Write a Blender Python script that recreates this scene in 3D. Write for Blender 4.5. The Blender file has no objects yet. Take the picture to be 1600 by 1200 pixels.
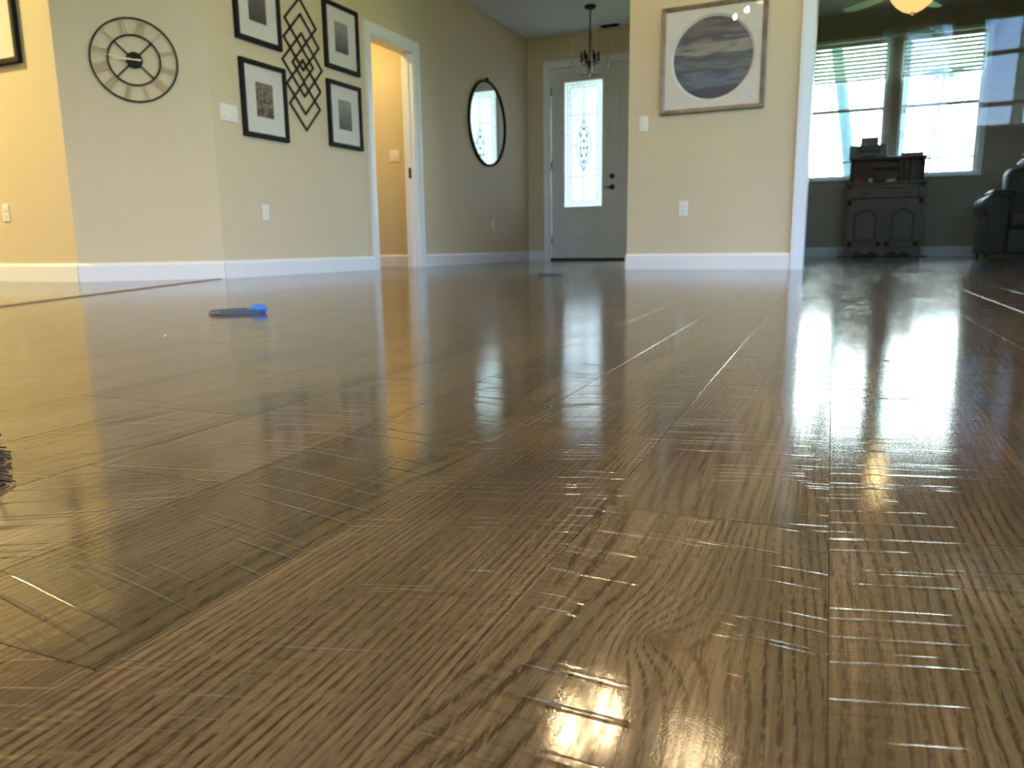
import bpy, math, random
import numpy as np
from mathutils import Vector, Matrix
random.seed(7)
PI = math.pi
sc = bpy.context.scene
COL = sc.collection

# ------------------------------------------------------------------ camera
F_PX, PITCH, ROLL, YAW, CAM_H = 1180.0, math.radians(10.4), math.radians(-0.75), math.radians(24.5), 0.20
cam = bpy.data.cameras.new('camera'); camo = bpy.data.objects.new('camera', cam); COL.objects.link(camo)
cy, sy, cp, sp, cr, sr = math.cos(YAW), math.sin(YAW), math.cos(PITCH), math.sin(PITCH), math.cos(ROLL), math.sin(ROLL)
fw0 = Vector((-sy, cy, 0)); rt0 = Vector((cy, sy, 0)); up0 = Vector((0, 0, 1))
Fd = fw0*cp - up0*sp; U0 = up0*cp + fw0*sp
Xd = rt0*cr + U0*sr; Yd = U0*cr - rt0*sr
m = Matrix((Xd, Yd, -Fd)).transposed().to_4x4(); m.translation = (0, 0, CAM_H)
camo.matrix_world = m
cam.sensor_width = 36; cam.lens = 36*F_PX/1600
cam.clip_start = 0.02; cam.clip_end = 300
cam.dof.use_dof = True; cam.dof.focus_distance = 0.60; cam.dof.aperture_fstop = 15
sc.camera = camo
sc.view_settings.view_transform = 'Standard'; sc.view_settings.look = 'None'
sc.view_settings.gamma = 1; sc.view_settings.use_curve_mapping = False
sc.view_settings.exposure = 0.12
cyc = sc.cycles
cyc.use_denoising = True; cyc.denoising_input_passes = 'RGB_ALBEDO_NORMAL'; cyc.denoising_prefilter = 'FAST'; cyc.max_bounces = 10; cyc.diffuse_bounces = 5; cyc.glossy_bounces = 5
cyc.transparent_max_bounces = 16; cyc.transmission_bounces = 8; cyc.sample_clamp_indirect = 6
cyc.caustics_reflective = False; cyc.caustics_refractive = False

# ------------------------------------------------------------------ sky
def build_world():
    w = bpy.data.worlds.new('sky'); sc.world = w; w.use_nodes = True
    nt = w.node_tree; nt.nodes.clear()
    out = nt.nodes.new('ShaderNodeOutputWorld'); bg = nt.nodes.new('ShaderNodeBackground')
    tc = nt.nodes.new('ShaderNodeTexCoord'); sx = nt.nodes.new('ShaderNodeSeparateXYZ')
    nt.links.new(tc.outputs['Generated'], sx.inputs[0])
    def ramp(stops):
        r = nt.nodes.new('ShaderNodeValToRGB'); e = r.color_ramp.elements
        e[0].position, e[0].color = stops[0][0], (*stops[0][1], 1)
        e[1].position, e[1].color = stops[-1][0], (*stops[-1][1], 1)
        for p, c in stops[1:-1]:
            k = e.new(p); k.color = (*c, 1)
        return r
    # clear blue half of the sky (behind the camera) and the hazy bright half (street side)
    blue = ramp([(0.0, (.20, .30, .16)), (0.02, (.55, .75, .95)), (0.25, (.26, .50, .92)), (1, (.12, .28, .7))])
    haze = ramp([(0.0, (.42, .52, .42)), (0.02, (.90, 1.0, .97)), (0.5, (.78, .95, 1.0)), (1, (.3, .5, .9))])
    nt.links.new(sx.outputs['Z'], blue.inputs[0]); nt.links.new(sx.outputs['Z'], haze.inputs[0])
    mr = nt.nodes.new('ShaderNodeMapRange'); mr.inputs[1].default_value = -.25; mr.inputs[2].default_value = .45
    nt.links.new(sx.outputs['Y'], mr.inputs[0])
    mx = nt.nodes.new('ShaderNodeMix'); mx.data_type = 'RGBA'
    nt.links.new(mr.outputs[0], mx.inputs[0]); nt.links.new(blue.outputs[0], mx.inputs[6]); nt.links.new(haze.outputs[0], mx.inputs[7])
    st = nt.nodes.new('ShaderNodeMapRange'); st.inputs[1].default_value = -.25; st.inputs[2].default_value = .45
    st.inputs[3].default_value = SKY_BACK; st.inputs[4].default_value = SKY_FRONT
    nt.links.new(sx.outputs['Y'], st.inputs[0])
    nt.links.new(mx.outputs[2], bg.inputs[0]); nt.links.new(st.outputs[0], bg.inputs[1]); nt.links.new(bg.outputs[0], out.inputs[0])
SKY_BACK, SKY_FRONT = 15.0, 18.0
build_world()

def portal(name, loc, rot, sx, sz):
    l = bpy.data.lights.new(name, 'AREA'); l.shape = 'RECTANGLE'; l.size = sx; l.size_y = sz; l.cycles.is_portal = True
    o = bpy.data.objects.new(name, l); COL.objects.link(o); o.location = loc; o.rotation_euler = rot
# window openings: area portals facing indoors (sky sampling only)
portal('daylight_sliding_doors', (-2.3, -2.41, 1.15), (PI/2, 0, 0), 1.2, 2.3)
portal('daylight_side_windows', (4.01, 2.45, 1.3), (PI/2, 0, PI/2), 5.3, 2.4)
portal('daylight_back_windows', (1.75, -2.41, 2.77), (PI/2, 0, 0), 3.4, 1.7)
portal('daylight_den_window', (.262, 11.02, 1.8), (-PI/2, 0, 0), 2.0, 1.7)
portal('daylight_sidelight', (-2.33, 9.47, 1.2), (-PI/2, 0, 0), .62, 2.2)
portal('daylight_front_door', (-3.24, 9.45, 1.43), (-PI/2, 0, 0), .55, 1.55)

def lamp(name, loc, power, color, radius=.04):
    l = bpy.data.lights.new(name, 'POINT'); l.energy = power; l.color = color; l.shadow_soft_size = radius
    o = bpy.data.objects.new(name, l); COL.objects.link(o); o.location = loc; return o
WARM = (1.0, .62, .26); WARM2 = (1.0, .68, .31)

# ------------------------------------------------------------------ helpers
class MB:
    def __init__(s): s.v = []; s.f = []; s.sm = []
    def add(s, verts, faces, M=None, smooth=False):
        n = len(s.v)
        for p in verts:
            p = Vector(p)
            if M is not None: p = M @ p
            s.v.append(tuple(p))
        for f in faces: s.f.append(tuple(i+n for i in f)); s.sm.append(smooth)
        return s
    def box(s, x0, x1, y0, y1, z0, z1, M=None, bev=0):
        if bev > 0:
            b = min(bev, abs(x1-x0)/2.01, abs(y1-y0)/2.01, abs(z1-z0)/2.01)
            # chamfered box: 24 verts hull
            vs = []; idx = {}
            for ix, X in ((0, x0), (1, x1)):
                for iy, Y in ((0, y0), (1, y1)):
                    for iz, Z in ((0, z0), (1, z1)):
                        sx, sy_, sz = (1, -1)[ix], (1, -1)[iy], (1, -1)[iz]
                        for ax in range(3):
                            p = [X+sx*b, Y+sy_*b, Z+sz*b]; p[ax] = (X, Y, Z)[ax]
                            idx[(ix, iy, iz, ax)] = len(vs); vs.append(p)
            fs = []
            for ax in range(3):
                o = [a for a in range(3) if a != ax]
                for e in (0, 1):
                    q = []
                    for (a, c) in ((0, 0), (1, 0), (1, 1), (0, 1)):
                        k = [0, 0, 0]; k[ax] = e; k[o[0]] = a; k[o[1]] = c; q.append(idx[(*k, ax)])
                    fs.append(q if (e == 1) == (ax != 1) else q[::-1])
            for ax in range(3):   # edges parallel to ax
                o = [a for a in range(3) if a != ax]
                for a in (0, 1):
                    for c in (0, 1):
                        k0 = [0, 0, 0]; k0[o[0]] = a; k0[o[1]] = c; k1 = list(k0); k1[ax] = 1
                        q = [idx[(*k0, o[0])], idx[(*k1, o[0])], idx[(*k1, o[1])], idx[(*k0, o[1])]]
                        fs.append(q)
            for ix in (0, 1):
                for iy in (0, 1):
                    for iz in (0, 1): fs.append([idx[(ix, iy, iz, a)] for a in range(3)])
            # fix winding by centre
            c = Vector(((x0+x1)/2, (y0+y1)/2, (z0+z1)/2)); out = []
            for q in fs:
                P = [Vector(vs[i]) for i in q]; n = (P[1]-P[0]).cross(P[2]-P[0]); mid = sum(P, Vector())/len(P)
                out.append(q if n.dot(mid-c) > 0 else q[::-1])
            return s.add(vs, out, M)
        v = [(x0, y0, z0), (x1, y0, z0), (x1, y1, z0), (x0, y1, z0), (x0, y0, z1), (x1, y0, z1), (x1, y1, z1), (x0, y1, z1)]
        f = [(0, 3, 2, 1), (4, 5, 6, 7), (0, 1, 5, 4), (1, 2, 6, 5), (2, 3, 7, 6), (3, 0, 4, 7)]
        return s.add(v, f, M)
    def tube(s, pts, r, n=10, closed=False, M=None, caps=True):
        pts = [Vector(p) for p in pts]; N = len(pts); vs = []; fs = []
        prev = None
        for i, p in enumerate(pts):
            if closed: t = pts[(i+1) % N]-pts[i-1]
            else: t = pts[min(i+1, N-1)]-pts[max(i-1, 0)]
            t.normalize()
            if prev is None:
                a = Vector((0, 0, 1)) if abs(t.z) < .9 else Vector((1, 0, 0))
                u = t.cross(a).normalized()
            else:
                u = (prev - t*prev.dot(t)).normalized()
            prev = u; w = t.cross(u)
            rr = r[i] if isinstance(r, (list, tuple)) else r
            for k in range(n):
                a = 2*PI*k/n; vs.append(p + (u*math.cos(a)+w*math.sin(a))*rr)
        R = N if closed else N-1
        for i in range(R):
            for k in range(n):
                a = i*n+k; b = i*n+(k+1) % n; c = ((i+1) % N)*n+(k+1) % n; d = ((i+1) % N)*n+k
                fs.append((a, b, c, d))
        s.add(vs, fs, M, True)
        if caps and not closed:
            n0 = len(s.v)-len(vs)
            s.f.append(tuple(n0+k for k in range(n))[::-1]); s.sm.append(False)
            s.f.append(tuple(n0+(N-1)*n+k for k in range(n))); s.sm.append(False)
        return s
    def lathe(s, prof, n=32, M=None, smooth=True):      # prof: (r, z) pairs
        vs = []; fs = []
        for r, z in prof:
            for k in range(n):
                a = 2*PI*k/n; vs.append((r*math.cos(a), r*math.sin(a), z))
        for i in range(len(prof)-1):
            for k in range(n):
                fs.append((i*n+k, i*n+(k+1) % n, (i+1)*n+(k+1) % n, (i+1)*n+k))
        return s.add(vs, fs, M, smooth)
    def prism(s, poly, y0, y1, M=None):                 # poly (x,z) counter-clockwise seen from -y
        n = len(poly); vs = [(x, y0, z) for x, z in poly]+[(x, y1, z) for x, z in poly]
        fs = [tuple(range(n)), tuple(range(n, 2*n))[::-1]]
        for i in range(n):
            j = (i+1) % n; fs.append((i, i+n, j+n, j))
        return s.add(vs, fs, M)
    def vprism(s, poly, z0, z1, M=None):                # poly in plan
        n = len(poly); vs = [(x, y, z0) for x, y in poly]+[(x, y, z1) for x, y in poly]
        fs = [tuple(range(n))[::-1], tuple(range(n, 2*n))]
        for i in range(n):
            j = (i+1) % n; fs.append((i, j, j+n, i+n))
        return s.add(vs, fs, M)
    def frame(s, x0, x1, z0, z1, w, y0, y1, prof=None):  # mitred rectangular frame in the xz plane, y0 front (toward -y), y1 back
        P = prof or [(0, y1), (0, y0+.004), (.004, y0), (w-.004, y0), (w, y0+.004), (w, y1)]
        vs = []; fs = []; k = len(P)
        for cx, cz, dx, dz in ((x0, z0, 1, 1), (x1, z0, -1, 1), (x1, z1, -1, -1), (x0, z1, 1, -1)):
            for d, y in P: vs.append((cx+dx*d, y, cz+dz*d))
        for c in range(4):
            e = (c+1) % 4
            for i in range(k):
                j = (i+1) % k; fs.append((c*k+i, e*k+i, e*k+j, c*k+j))
        return s.add(vs, fs)
    def sphere(s, c, r, n=16, M=None, sq=(1, 1, 1)):
        vs = []; fs = []; R = n//2
        for i in range(R+1):
            t = PI*i/R
            for k in range(n):
                a = 2*PI*k/n
                vs.append((c[0]+r*sq[0]*math.sin(t)*math.cos(a), c[1]+r*sq[1]*math.sin(t)*math.sin(a), c[2]+r*sq[2]*math.cos(t)))
        for i in range(R):
            for k in range(n): fs.append((i*n+k, (i+1)*n+k, (i+1)*n+(k+1) % n, i*n+(k+1) % n))
        return s.add(vs, fs, M, True)
    def build(s, name, mat, parent=None, **tags):
        me = bpy.data.meshes.new(name); me.from_pydata(s.v, [], s.f)
        me.polygons.foreach_set('use_smooth', s.sm)
        if mat: me.materials.append(mat)
        me.validate(); me.update()
        o = bpy.data.objects.new(name, me); COL.objects.link(o)
        if parent: o.parent = parent
        for k, v in tags.items(): o[k] = v
        return o
def thing(name, label, cat, loc=(0, 0, 0), rz=0, group=None):
    o = bpy.data.objects.new(name, None); COL.objects.link(o); o.empty_display_size = .1
    o.location = loc; o.rotation_euler = (0, 0, rz); o['label'] = label; o['category'] = cat
    if group: o['group'] = group
    return o
def tag(o, label, cat, group=None):
    o['label'] = label; o['category'] = cat
    if group: o['group'] = group
    return o
def struct(name, mb, mat, parent=None):
    o = mb.build(name, mat, parent)
    if parent is None: o['kind'] = 'structure'
    return o
def bevel(o, w, seg=2):
    b = o.modifiers.new('bevel', 'BEVEL'); b.width = w; b.segments = seg; b.limit_method = 'ANGLE'; return o

# ------------------------------------------------------------------ materials
def nmat(name):
    m = bpy.data.materials.new(name); m.use_nodes = True
    nt = m.node_tree; return m, nt, nt.nodes['Principled BSDF']
def mat(name, col, rough=.5, metal=0, var=.06, nscale=20, bump=0, bscale=200, spec=.5, coat=0, emit=None, estr=0):
    m, nt, b = nmat(name)
    tc = nt.nodes.new('ShaderNodeTexCoord')
    n = nt.nodes.new('ShaderNodeTexNoise'); n.inputs['Scale'].default_value = nscale; n.inputs['Detail'].default_value = 3
    nt.links.new(tc.outputs['Object'], n.inputs['Vector'])
    mx = nt.nodes.new('ShaderNodeMix'); mx.data_type = 'RGBA'
    mx.inputs[6].default_value = (*[c*(1-var) for c in col], 1); mx.inputs[7].default_value = (*[min(1, c*(1+var)) for c in col], 1)
    nt.links.new(n.outputs[0], mx.inputs[0]); nt.links.new(mx.outputs[2], b.inputs['Base Color'])
    b.inputs['Roughness'].default_value = rough; b.inputs['Metallic'].default_value = metal
    b.inputs['Specular IOR Level'].default_value = spec; b.inputs['Coat Weight'].default_value = coat
    if bump:
        n2 = nt.nodes.new('ShaderNodeTexNoise'); n2.inputs['Scale'].default_value = bscale; n2.inputs['Detail'].default_value = 2
        nt.links.new(tc.outputs['Object'], n2.inputs['Vector'])
        bp = nt.nodes.new('ShaderNodeBump'); bp.inputs['Distance'].default_value = bump; nt.links.new(n2.outputs[0], bp.inputs['Height'])
        nt.links.new(bp.outputs[0], b.inputs['Normal'])
    if emit:
        b.inputs['Emission Color'].default_value = (*emit, 1); b.inputs['Emission Strength'].default_value = estr
    return m
PAINT = mat('beige_wall_paint', (.62, .525, .365), .55, bump=.0006, bscale=120, var=.02, nscale=3)
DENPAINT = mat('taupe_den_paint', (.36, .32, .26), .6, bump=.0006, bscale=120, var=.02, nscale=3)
WHITE = mat('white_ceiling_paint', (.74, .76, .76), .8, bump=.001, bscale=60, var=.02)
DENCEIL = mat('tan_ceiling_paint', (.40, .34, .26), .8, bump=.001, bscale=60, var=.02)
TRIM = mat('white_gloss_trim', (.78, .79, .82), .3, var=.02)
DOORP = mat('white_door_paint', (.70, .74, .76), .35, var=.02)
PLASTIC = mat('white_plastic', (.80, .77, .72), .35, var=.01)
BLACK = mat('black_satin_frame', (.010, .009, .009), .6, spec=.2)
BLACKMETAL = mat('black_iron', (.016, .014, .012), .6, spec=.25)
MATBOARD = mat('white_mat_board', (.78, .76, .73), .85, var=.015)
GOLD = mat('dull_gold_metal', (.42, .29, .12), .45, metal=.35)
BRASS = mat('pale_brass_hand', (.75, .58, .30), .35, metal=.4)
BRONZE = mat('dark_bronze', (.07, .06, .05), .4, metal=.6)
STEEL = mat('brushed_nickel', (.45, .42, .37), .32, metal=.9)
NAVY = mat('navy_leather', (.006, .008, .018), .55, bump=.002, bscale=60)
DARKDISC = mat('dark_blue_enamel', (.03, .05, .10), .6, spec=.25)
TAPE = mat('bright_blue_tape', (.004, .12, .50), .6)
RUBBER = mat('dark_rubber', (.01, .01, .012), .6)

def wood(name, c1, c2, sc_=(2, 2, .4), rough=.45):
    m, nt, b = nmat(name); tc = nt.nodes.new('ShaderNodeTexCoord')
    mp = nt.nodes.new('ShaderNodeMapping'); mp.inputs['Scale'].default_value = [s*14 for s in sc_]
    n = nt.nodes.new('ShaderNodeTexNoise'); n.inputs['Scale'].default_value = 2; n.inputs['Detail'].default_value = 6; n.inputs['Distortion'].default_value = 1
    nt.links.new(tc.outputs['Object'], mp.inputs[0]); nt.links.new(mp.outputs[0], n.inputs['Vector'])
    r = nt.nodes.new('ShaderNodeValToRGB'); r.color_ramp.elements[0].position = .3; r.color_ramp.elements[1].position = .7
    r.color_ramp.elements[0].color = (*c1, 1); r.color_ramp.elements[1].color = (*c2, 1)
    nt.links.new(n.outputs[0], r.inputs[0]); nt.links.new(r.outputs[0], b.inputs['Base Color']); b.inputs['Roughness'].default_value = rough
    return m
OAK = wood('grey_brown_oak', (.075, .054, .050), (.15, .115, .105))
OAKDARKSHADE = wood('dark_oak_and_shade', (.010, .008, .008), (.024, .019, .018))  # darker oak: desk recess shade painted in, plain colour on chair legs
STRIPW = wood('dark_transition_wood', (.10, .065, .035), (.17, .11, .06), (.5, 4, 4), .35)

def glass_mat(name, tint=(1, 1, 1), rough=0.0, ior=1.5):
    m = bpy.data.materials.new(name); m.use_nodes = True; nt = m.node_tree; nt.nodes.clear()
    o = nt.nodes.new('ShaderNodeOutputMaterial'); t = nt.nodes.new('ShaderNodeBsdfTransparent'); g = nt.nodes.new('ShaderNodeBsdfGlossy')
    t.inputs[0].default_value = (*tint, 1); g.inputs['Roughness'].default_value = rough
    fr = nt.nodes.new('ShaderNodeFresnel')
    # same reflectance entering and leaving the thin sheet (the transparent ray is not bent)
    ge = nt.nodes.new('ShaderNodeNewGeometry'); e1 = nt.nodes.new('ShaderNodeMath'); e1.operation = 'MULTIPLY_ADD'; e1.inputs[1].default_value = -2; e1.inputs[2].default_value = 1
    e2 = nt.nodes.new('ShaderNodeMath'); e2.operation = 'POWER'; e2.inputs[0].default_value = ior
    nt.links.new(ge.outputs['Backfacing'], e1.inputs[0]); nt.links.new(e1.outputs[0], e2.inputs[1]); nt.links.new(e2.outputs[0], fr.inputs[0])
    # thin float glass bends and wavers reflections very slightly
    tc = nt.nodes.new('ShaderNodeTexCoord'); n = nt.nodes.new('ShaderNodeTexNoise'); n.inputs['Scale'].default_value = 1.5
    bp = nt.nodes.new('ShaderNodeBump'); bp.inputs['Distance'].default_value = .0004
    nt.links.new(tc.outputs['Object'], n.inputs['Vector']); nt.links.new(n.outputs[0], bp.inputs['Height']); nt.links.new(bp.outputs[0], g.inputs['Normal'])
    mx = nt.nodes.new('ShaderNodeMixShader')
    nt.links.new(fr.outputs[0], mx.inputs[0]); nt.links.new(t.outputs[0], mx.inputs[1]); nt.links.new(g.outputs[0], mx.inputs[2]); nt.links.new(mx.outputs[0], o.inputs[0])
    return m
GLASS = glass_mat('clear_glass')
DOORGLASS = glass_mat('den_door_glass', (.93, .97, .96), 0, 1.38)
def frosted():
    m = bpy.data.materials.new('textured_privacy_glass'); m.use_nodes = True; nt = m.node_tree; nt.nodes.clear()
    o = nt.nodes.new('ShaderNodeOutputMaterial'); t = nt.nodes.new('ShaderNodeBsdfRefraction'); tr = nt.nodes.new('ShaderNodeBsdfTranslucent'); g = nt.nodes.new('ShaderNodeBsdfGlossy')
    tr.inputs[0].default_value = (.93, .93, 1.0, 1); g.inputs['Roughness'].default_value = .15
    t.inputs[0].default_value = (.80, .88, .86, 1); t.inputs['IOR'].default_value = 1.03; t.inputs['Roughness'].default_value = .55
    a = nt.nodes.new('ShaderNodeMixShader'); b = nt.nodes.new('ShaderNodeMixShader'); a.inputs[0].default_value = .80; b.inputs[0].default_value = .06
    nt.links.new(t.outputs[0], a.inputs[1]); nt.links.new(tr.outputs[0], a.inputs[2]); nt.links.new(a.outputs[0], b.inputs[1]); nt.links.new(g.outputs[0], b.inputs[2]); nt.links.new(b.outputs[0], o.inputs[0])
    return m
FROST = frosted()
BEVELGLASS = mat('bevelled_glass_bead', (.85, .92, .95), .08, spec=.8); 
LEAD = mat('lead_came', (.34, .36, .38), .5, metal=.3)
def mirror_mat():
    m, nt, b = nmat('mirror_silver'); b.inputs['Metallic'].default_value = 1; b.inputs['Roughness'].default_value = .01; b.inputs['Base Color'].default_value = (.86, .92, .90, 1)
    return m
MIRROR = mirror_mat()
def emis(name, col, s):
    m = bpy.data.materials.new(name); m.use_nodes = True; nt = m.node_tree; nt.nodes.clear()
    o = nt.nodes.new('ShaderNodeOutputMaterial'); e = nt.nodes.new('ShaderNodeEmission'); e.inputs[0].default_value = (*col, 1); e.inputs[1].default_value = s
    nt.links.new(e.outputs[0], o.inputs[0]); return m
BULB = emis('lit_warm_bulb', (1, .72, .38), 1500)
DOMEM = emis('lit_frosted_dome', (1, .72, .38), 22)
BOWL = emis('lit_amber_glass_bowl', (1, .50, .17), 1.5)

# ------------------------------------------------------------------ floor
PY = math.radians(1.76); PW = .1626; PU0 = .010
def floor_material():
    m, nt, b = nmat('hand_scraped_vinyl_plank'); L = nt.links.new
    def N(t, **k):
        n = nt.nodes.new(t)
        for a, v in k.items(): setattr(n, a, v)
        return n
    def math_(op, a, b_=None, c=None, clamp=False):
        n = N('ShaderNodeMath', operation=op, use_clamp=clamp)
        for i, x in enumerate((a, b_, c)):
            if x is None: continue
            if isinstance(x, (int, float)): n.inputs[i].default_value = x
            else: L(x, n.inputs[i])
        return n.outputs[0]
    def comb(x, y, z):
        n = N('ShaderNodeCombineXYZ')
        for i, q in enumerate((x, y, z)):
            if isinstance(q, (int, float)): n.inputs[i].default_value = q
            else: L(q, n.inputs[i])
        return n.outputs[0]
    def noise(vec, scale=1, detail=2, rough=.5, dist=0):
        n = N('ShaderNodeTexNoise'); n.inputs['Scale'].default_value = scale; n.inputs['Detail'].default_value = detail
        n.inputs['Roughness'].default_value = rough; n.inputs['Distortion'].default_value = dist; L(vec, n.inputs['Vector']); return n.outputs[0]
    def sstep(x, lo, hi, a=0., b2=1.):
        n = N('ShaderNodeMapRange'); n.interpolation_type = 'SMOOTHSTEP'; L(x, n.inputs[0])
        n.inputs[1].default_value = lo; n.inputs[2].default_value = hi; n.inputs[3].default_value = a; n.inputs[4].default_value = b2; return n.outputs[0]
    def mixc(f, a, c):
        n = N('ShaderNodeMix', data_type='RGBA')
        for i, x in ((0, f), (6, a), (7, c)):
            if isinstance(x, tuple): n.inputs[i].default_value = (*x, 1)
            elif isinstance(x, (int, float)): n.inputs[i].default_value = x
            else: L(x, n.inputs[i])
        return n.outputs[2]
    tc = N('ShaderNodeTexCoord'); s = N('ShaderNodeSeparateXYZ'); L(tc.outputs['Object'], s.inputs[0])
    u, v = s.outputs[0], s.outputs[1]
    at = N('ShaderNodeAttribute', attribute_name='rnd'); sr_ = N('ShaderNodeSeparateColor'); L(at.outputs['Color'], sr_.inputs[0])
    r1, r2, r3 = sr_.outputs[0], sr_.outputs[1], sr_.outputs[2]
    off = math_('MULTIPLY', r1, 60.)
    # growth-ring height field; contour lines of it make the cathedral grain
    wv = noise(comb(math_('MULTIPLY', u, 7), math_('MULTIPLY', v, 1.25), off), 1, 1.5, .4)
    h = math_('MULTIPLY', wv, math_('ADD', 5., math_('MULTIPLY', r1, 24.)))
    h = math_('ADD', h, math_('MULTIPLY', u, math_('ADD', 90., math_('MULTIPLY', r2, 90.))))
    for (ku, kv, su, sv, amp) in KNOTS:
        du = math_('DIVIDE', math_('SUBTRACT', u, ku), su); dv = math_('DIVIDE', math_('SUBTRACT', v, kv), sv)
        d2 = math_('ADD', math_('MULTIPLY', du, du), math_('MULTIPLY', dv, dv))
        g = math_('EXPONENT', math_('MULTIPLY', math_('SQRT', d2), -1.0))
        h = math_('ADD', h, math_('MULTIPLY', g, amp))
    h = math_('ADD', h, math_('MULTIPLY', noise(comb(math_('MULTIPLY', u, 120), math_('MULTIPLY', v, 14), off), 1, 2), .5))
    ring = math_('SINE', math_('MULTIPLY', h, 2*PI))
    pores = noise(comb(math_('MULTIPLY', u, 700), math_('MULTIPLY', v, 85), off), 1, 2, .6)
    mottle = noise(comb(math_('MULTIPLY', u, 260), math_('MULTIPLY', v, 160), off), 1, 2, .6)
    band = noise(comb(math_('MULTIPLY', u, 16), math_('MULTIPLY', v, 3.0), math_('ADD', off, 7.)), 1, 3, .55)
    line = sstep(ring, .0, .9)
    lstr = sstep(band, .35, .65, .55, 1.)
    line = math_('MULTIPLY', line, math_('MULTIPLY', lstr, sstep(pores, .40, .54, .10, 1.)))
    streak = noise(comb(math_('MULTIPLY', u, 330), math_('MULTIPLY', v, 7), math_('ADD', off, 3.)), 1, 3, .6)
    patch = noise(comb(math_('MULTIPLY', u, 9), math_('MULTIPLY', v, 2.6), math_('ADD', off, 19.)), 1, 3, .6, .4)
    # colours
    base = mixc(sstep(patch, .40, .66), (.108, .079, .053), (.038, .031, .023))
    base = mixc(sstep(r2, 0, 1, 0, .55), base, (.135, .098, .065))
    base = mixc(sstep(r3, .45, 1, 0, .65), base, (.058, .046, .032))
    base = mixc(sstep(streak, .38, .64, 0, .70), base, (.050, .036, .024))
    dk_ = None                                     # broad dark heartwood figure of single planks
    for (ku, kv, su, sv, amp) in FIGURE:
        wu = math_('ADD', u, math_('MULTIPLY', math_('SUBTRACT', patch, .5), .10)); wv2 = math_('ADD', v, math_('MULTIPLY', math_('SUBTRACT', band, .5), .35))
        du = math_('DIVIDE', math_('SUBTRACT', wu, ku), su); dv = math_('DIVIDE', math_('SUBTRACT', wv2, kv), sv)
        g = math_('MULTIPLY', math_('EXPONENT', math_('MULTIPLY', math_('ADD', math_('MULTIPLY', du, du), math_('MULTIPLY', dv, dv)), -1.)), amp)
        inside = math_('MULTIPLY', math_('GREATER_THAN', u, PU0+PW*math.floor((ku-PU0)/PW)), math_('LESS_THAN', u, PU0+PW*(math.floor((ku-PU0)/PW)+1)))
        g = math_('MULTIPLY', g, inside)
        dk_ = g if dk_ is None else math_('ADD', dk_, g)
    base = mixc(math_('MULTIPLY', dk_, 1., None, True), base, (.034, .028, .021))
    base = mixc(math_('MULTIPLY', line, .86), base, (.012, .008, .005))
    dash = noise(comb(math_('MULTIPLY', u, 1300), math_('MULTIPLY', v, 90), off), 1, 1, .5)
    base = mixc(sstep(dash, .56, .70, 0, .5), base, (.030, .021, .013))
    base = mixc(sstep(mottle, .52, .72, 0, .35), base, (.040, .028, .017))
    kn = None
    for (ku, kv, su, sv, amp) in KNOTS:
        du = math_('DIVIDE', math_('SUBTRACT', u, ku), su*.42); dv = math_('DIVIDE', math_('SUBTRACT', v, kv), sv*.42)
        g = math_('EXPONENT', math_('MULTIPLY', math_('ADD', math_('MULTIPLY', du, du), math_('MULTIPLY', dv, dv)), -1.))
        kn = g if kn is None else math_('ADD', kn, g)
    base = mixc(math_('MULTIPLY', kn, .75, None, True), base, (.028, .018, .010))
    # saw marks across the plank: near-perpendicular arcs at an angle of each plank's own
    ang = math_('MULTIPLY', math_('SUBTRACT', r3, .5), .9)
    sv_ = math_('ADD', v, math_('ADD', math_('MULTIPLY', u, ang), math_('MULTIPLY', math_('MULTIPLY', u, u), .25)))
    saw = noise(comb(math_('MULTIPLY', u, 6), math_('MULTIPLY', sv_, 150), off), 1, 1, .4)
    sawm = noise(comb(math_('MULTIPLY', u, 10), math_('MULTIPLY', v, 7), math_('ADD', off, 31.)), 1, 2, .5)
    sawmask = sstep(sawm, .38, .52)
    sawl = math_('MULTIPLY', sstep(saw, .58, .72), sawmask)
    saw2 = noise(comb(math_('MULTIPLY', u, 12), math_('MULTIPLY', sv_, 420), math_('ADD', off, 11.)), 1, 1, .4)
    base = mixc(math_('MULTIPLY', math_('MULTIPLY', sstep(saw2, .50, .68), sstep(sawm, .40, .58)), .38), base, (.030, .020, .012))
    L(base, b.inputs['Base Color'])
    # relief: low waves, saw ridges, grain furrows, fine pits
    wav = noise(comb(math_('MULTIPLY', u, 9), math_('MULTIPLY', sv_, 26), off), 1, 2, .5)
    pit = noise(comb(math_('MULTIPLY', u, 900), math_('MULTIPLY', v, 900), 0.), 1, 1, .5)
    H = math_('MULTIPLY', wav, FLOOR_WAVE)
    H = math_('ADD', H, math_('MULTIPLY', sawl, FLOOR_SAW))
    H = math_('ADD', H, math_('MULTIPLY', line, -FLOOR_GRAIN))
    H = math_('ADD', H, math_('MULTIPLY', pit, FLOOR_PIT))
    bp = N('ShaderNodeBump'); bp.inputs['Strength'].default_value = 1; bp.inputs['Distance'].default_value = 1.0; L(H, bp.inputs['Height'])
    L(bp.outputs[0], b.inputs['Normal'])
    L(sstep(line, 0, 1, .09, .12), b.inputs['Roughness'])
    L(sstep(math_('MAXIMUM', line, math_('MULTIPLY', sstep(streak, .40, .62), .6)), 0, 1, .52, .20), b.inputs['Specular IOR Level'])
    return m
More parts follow.
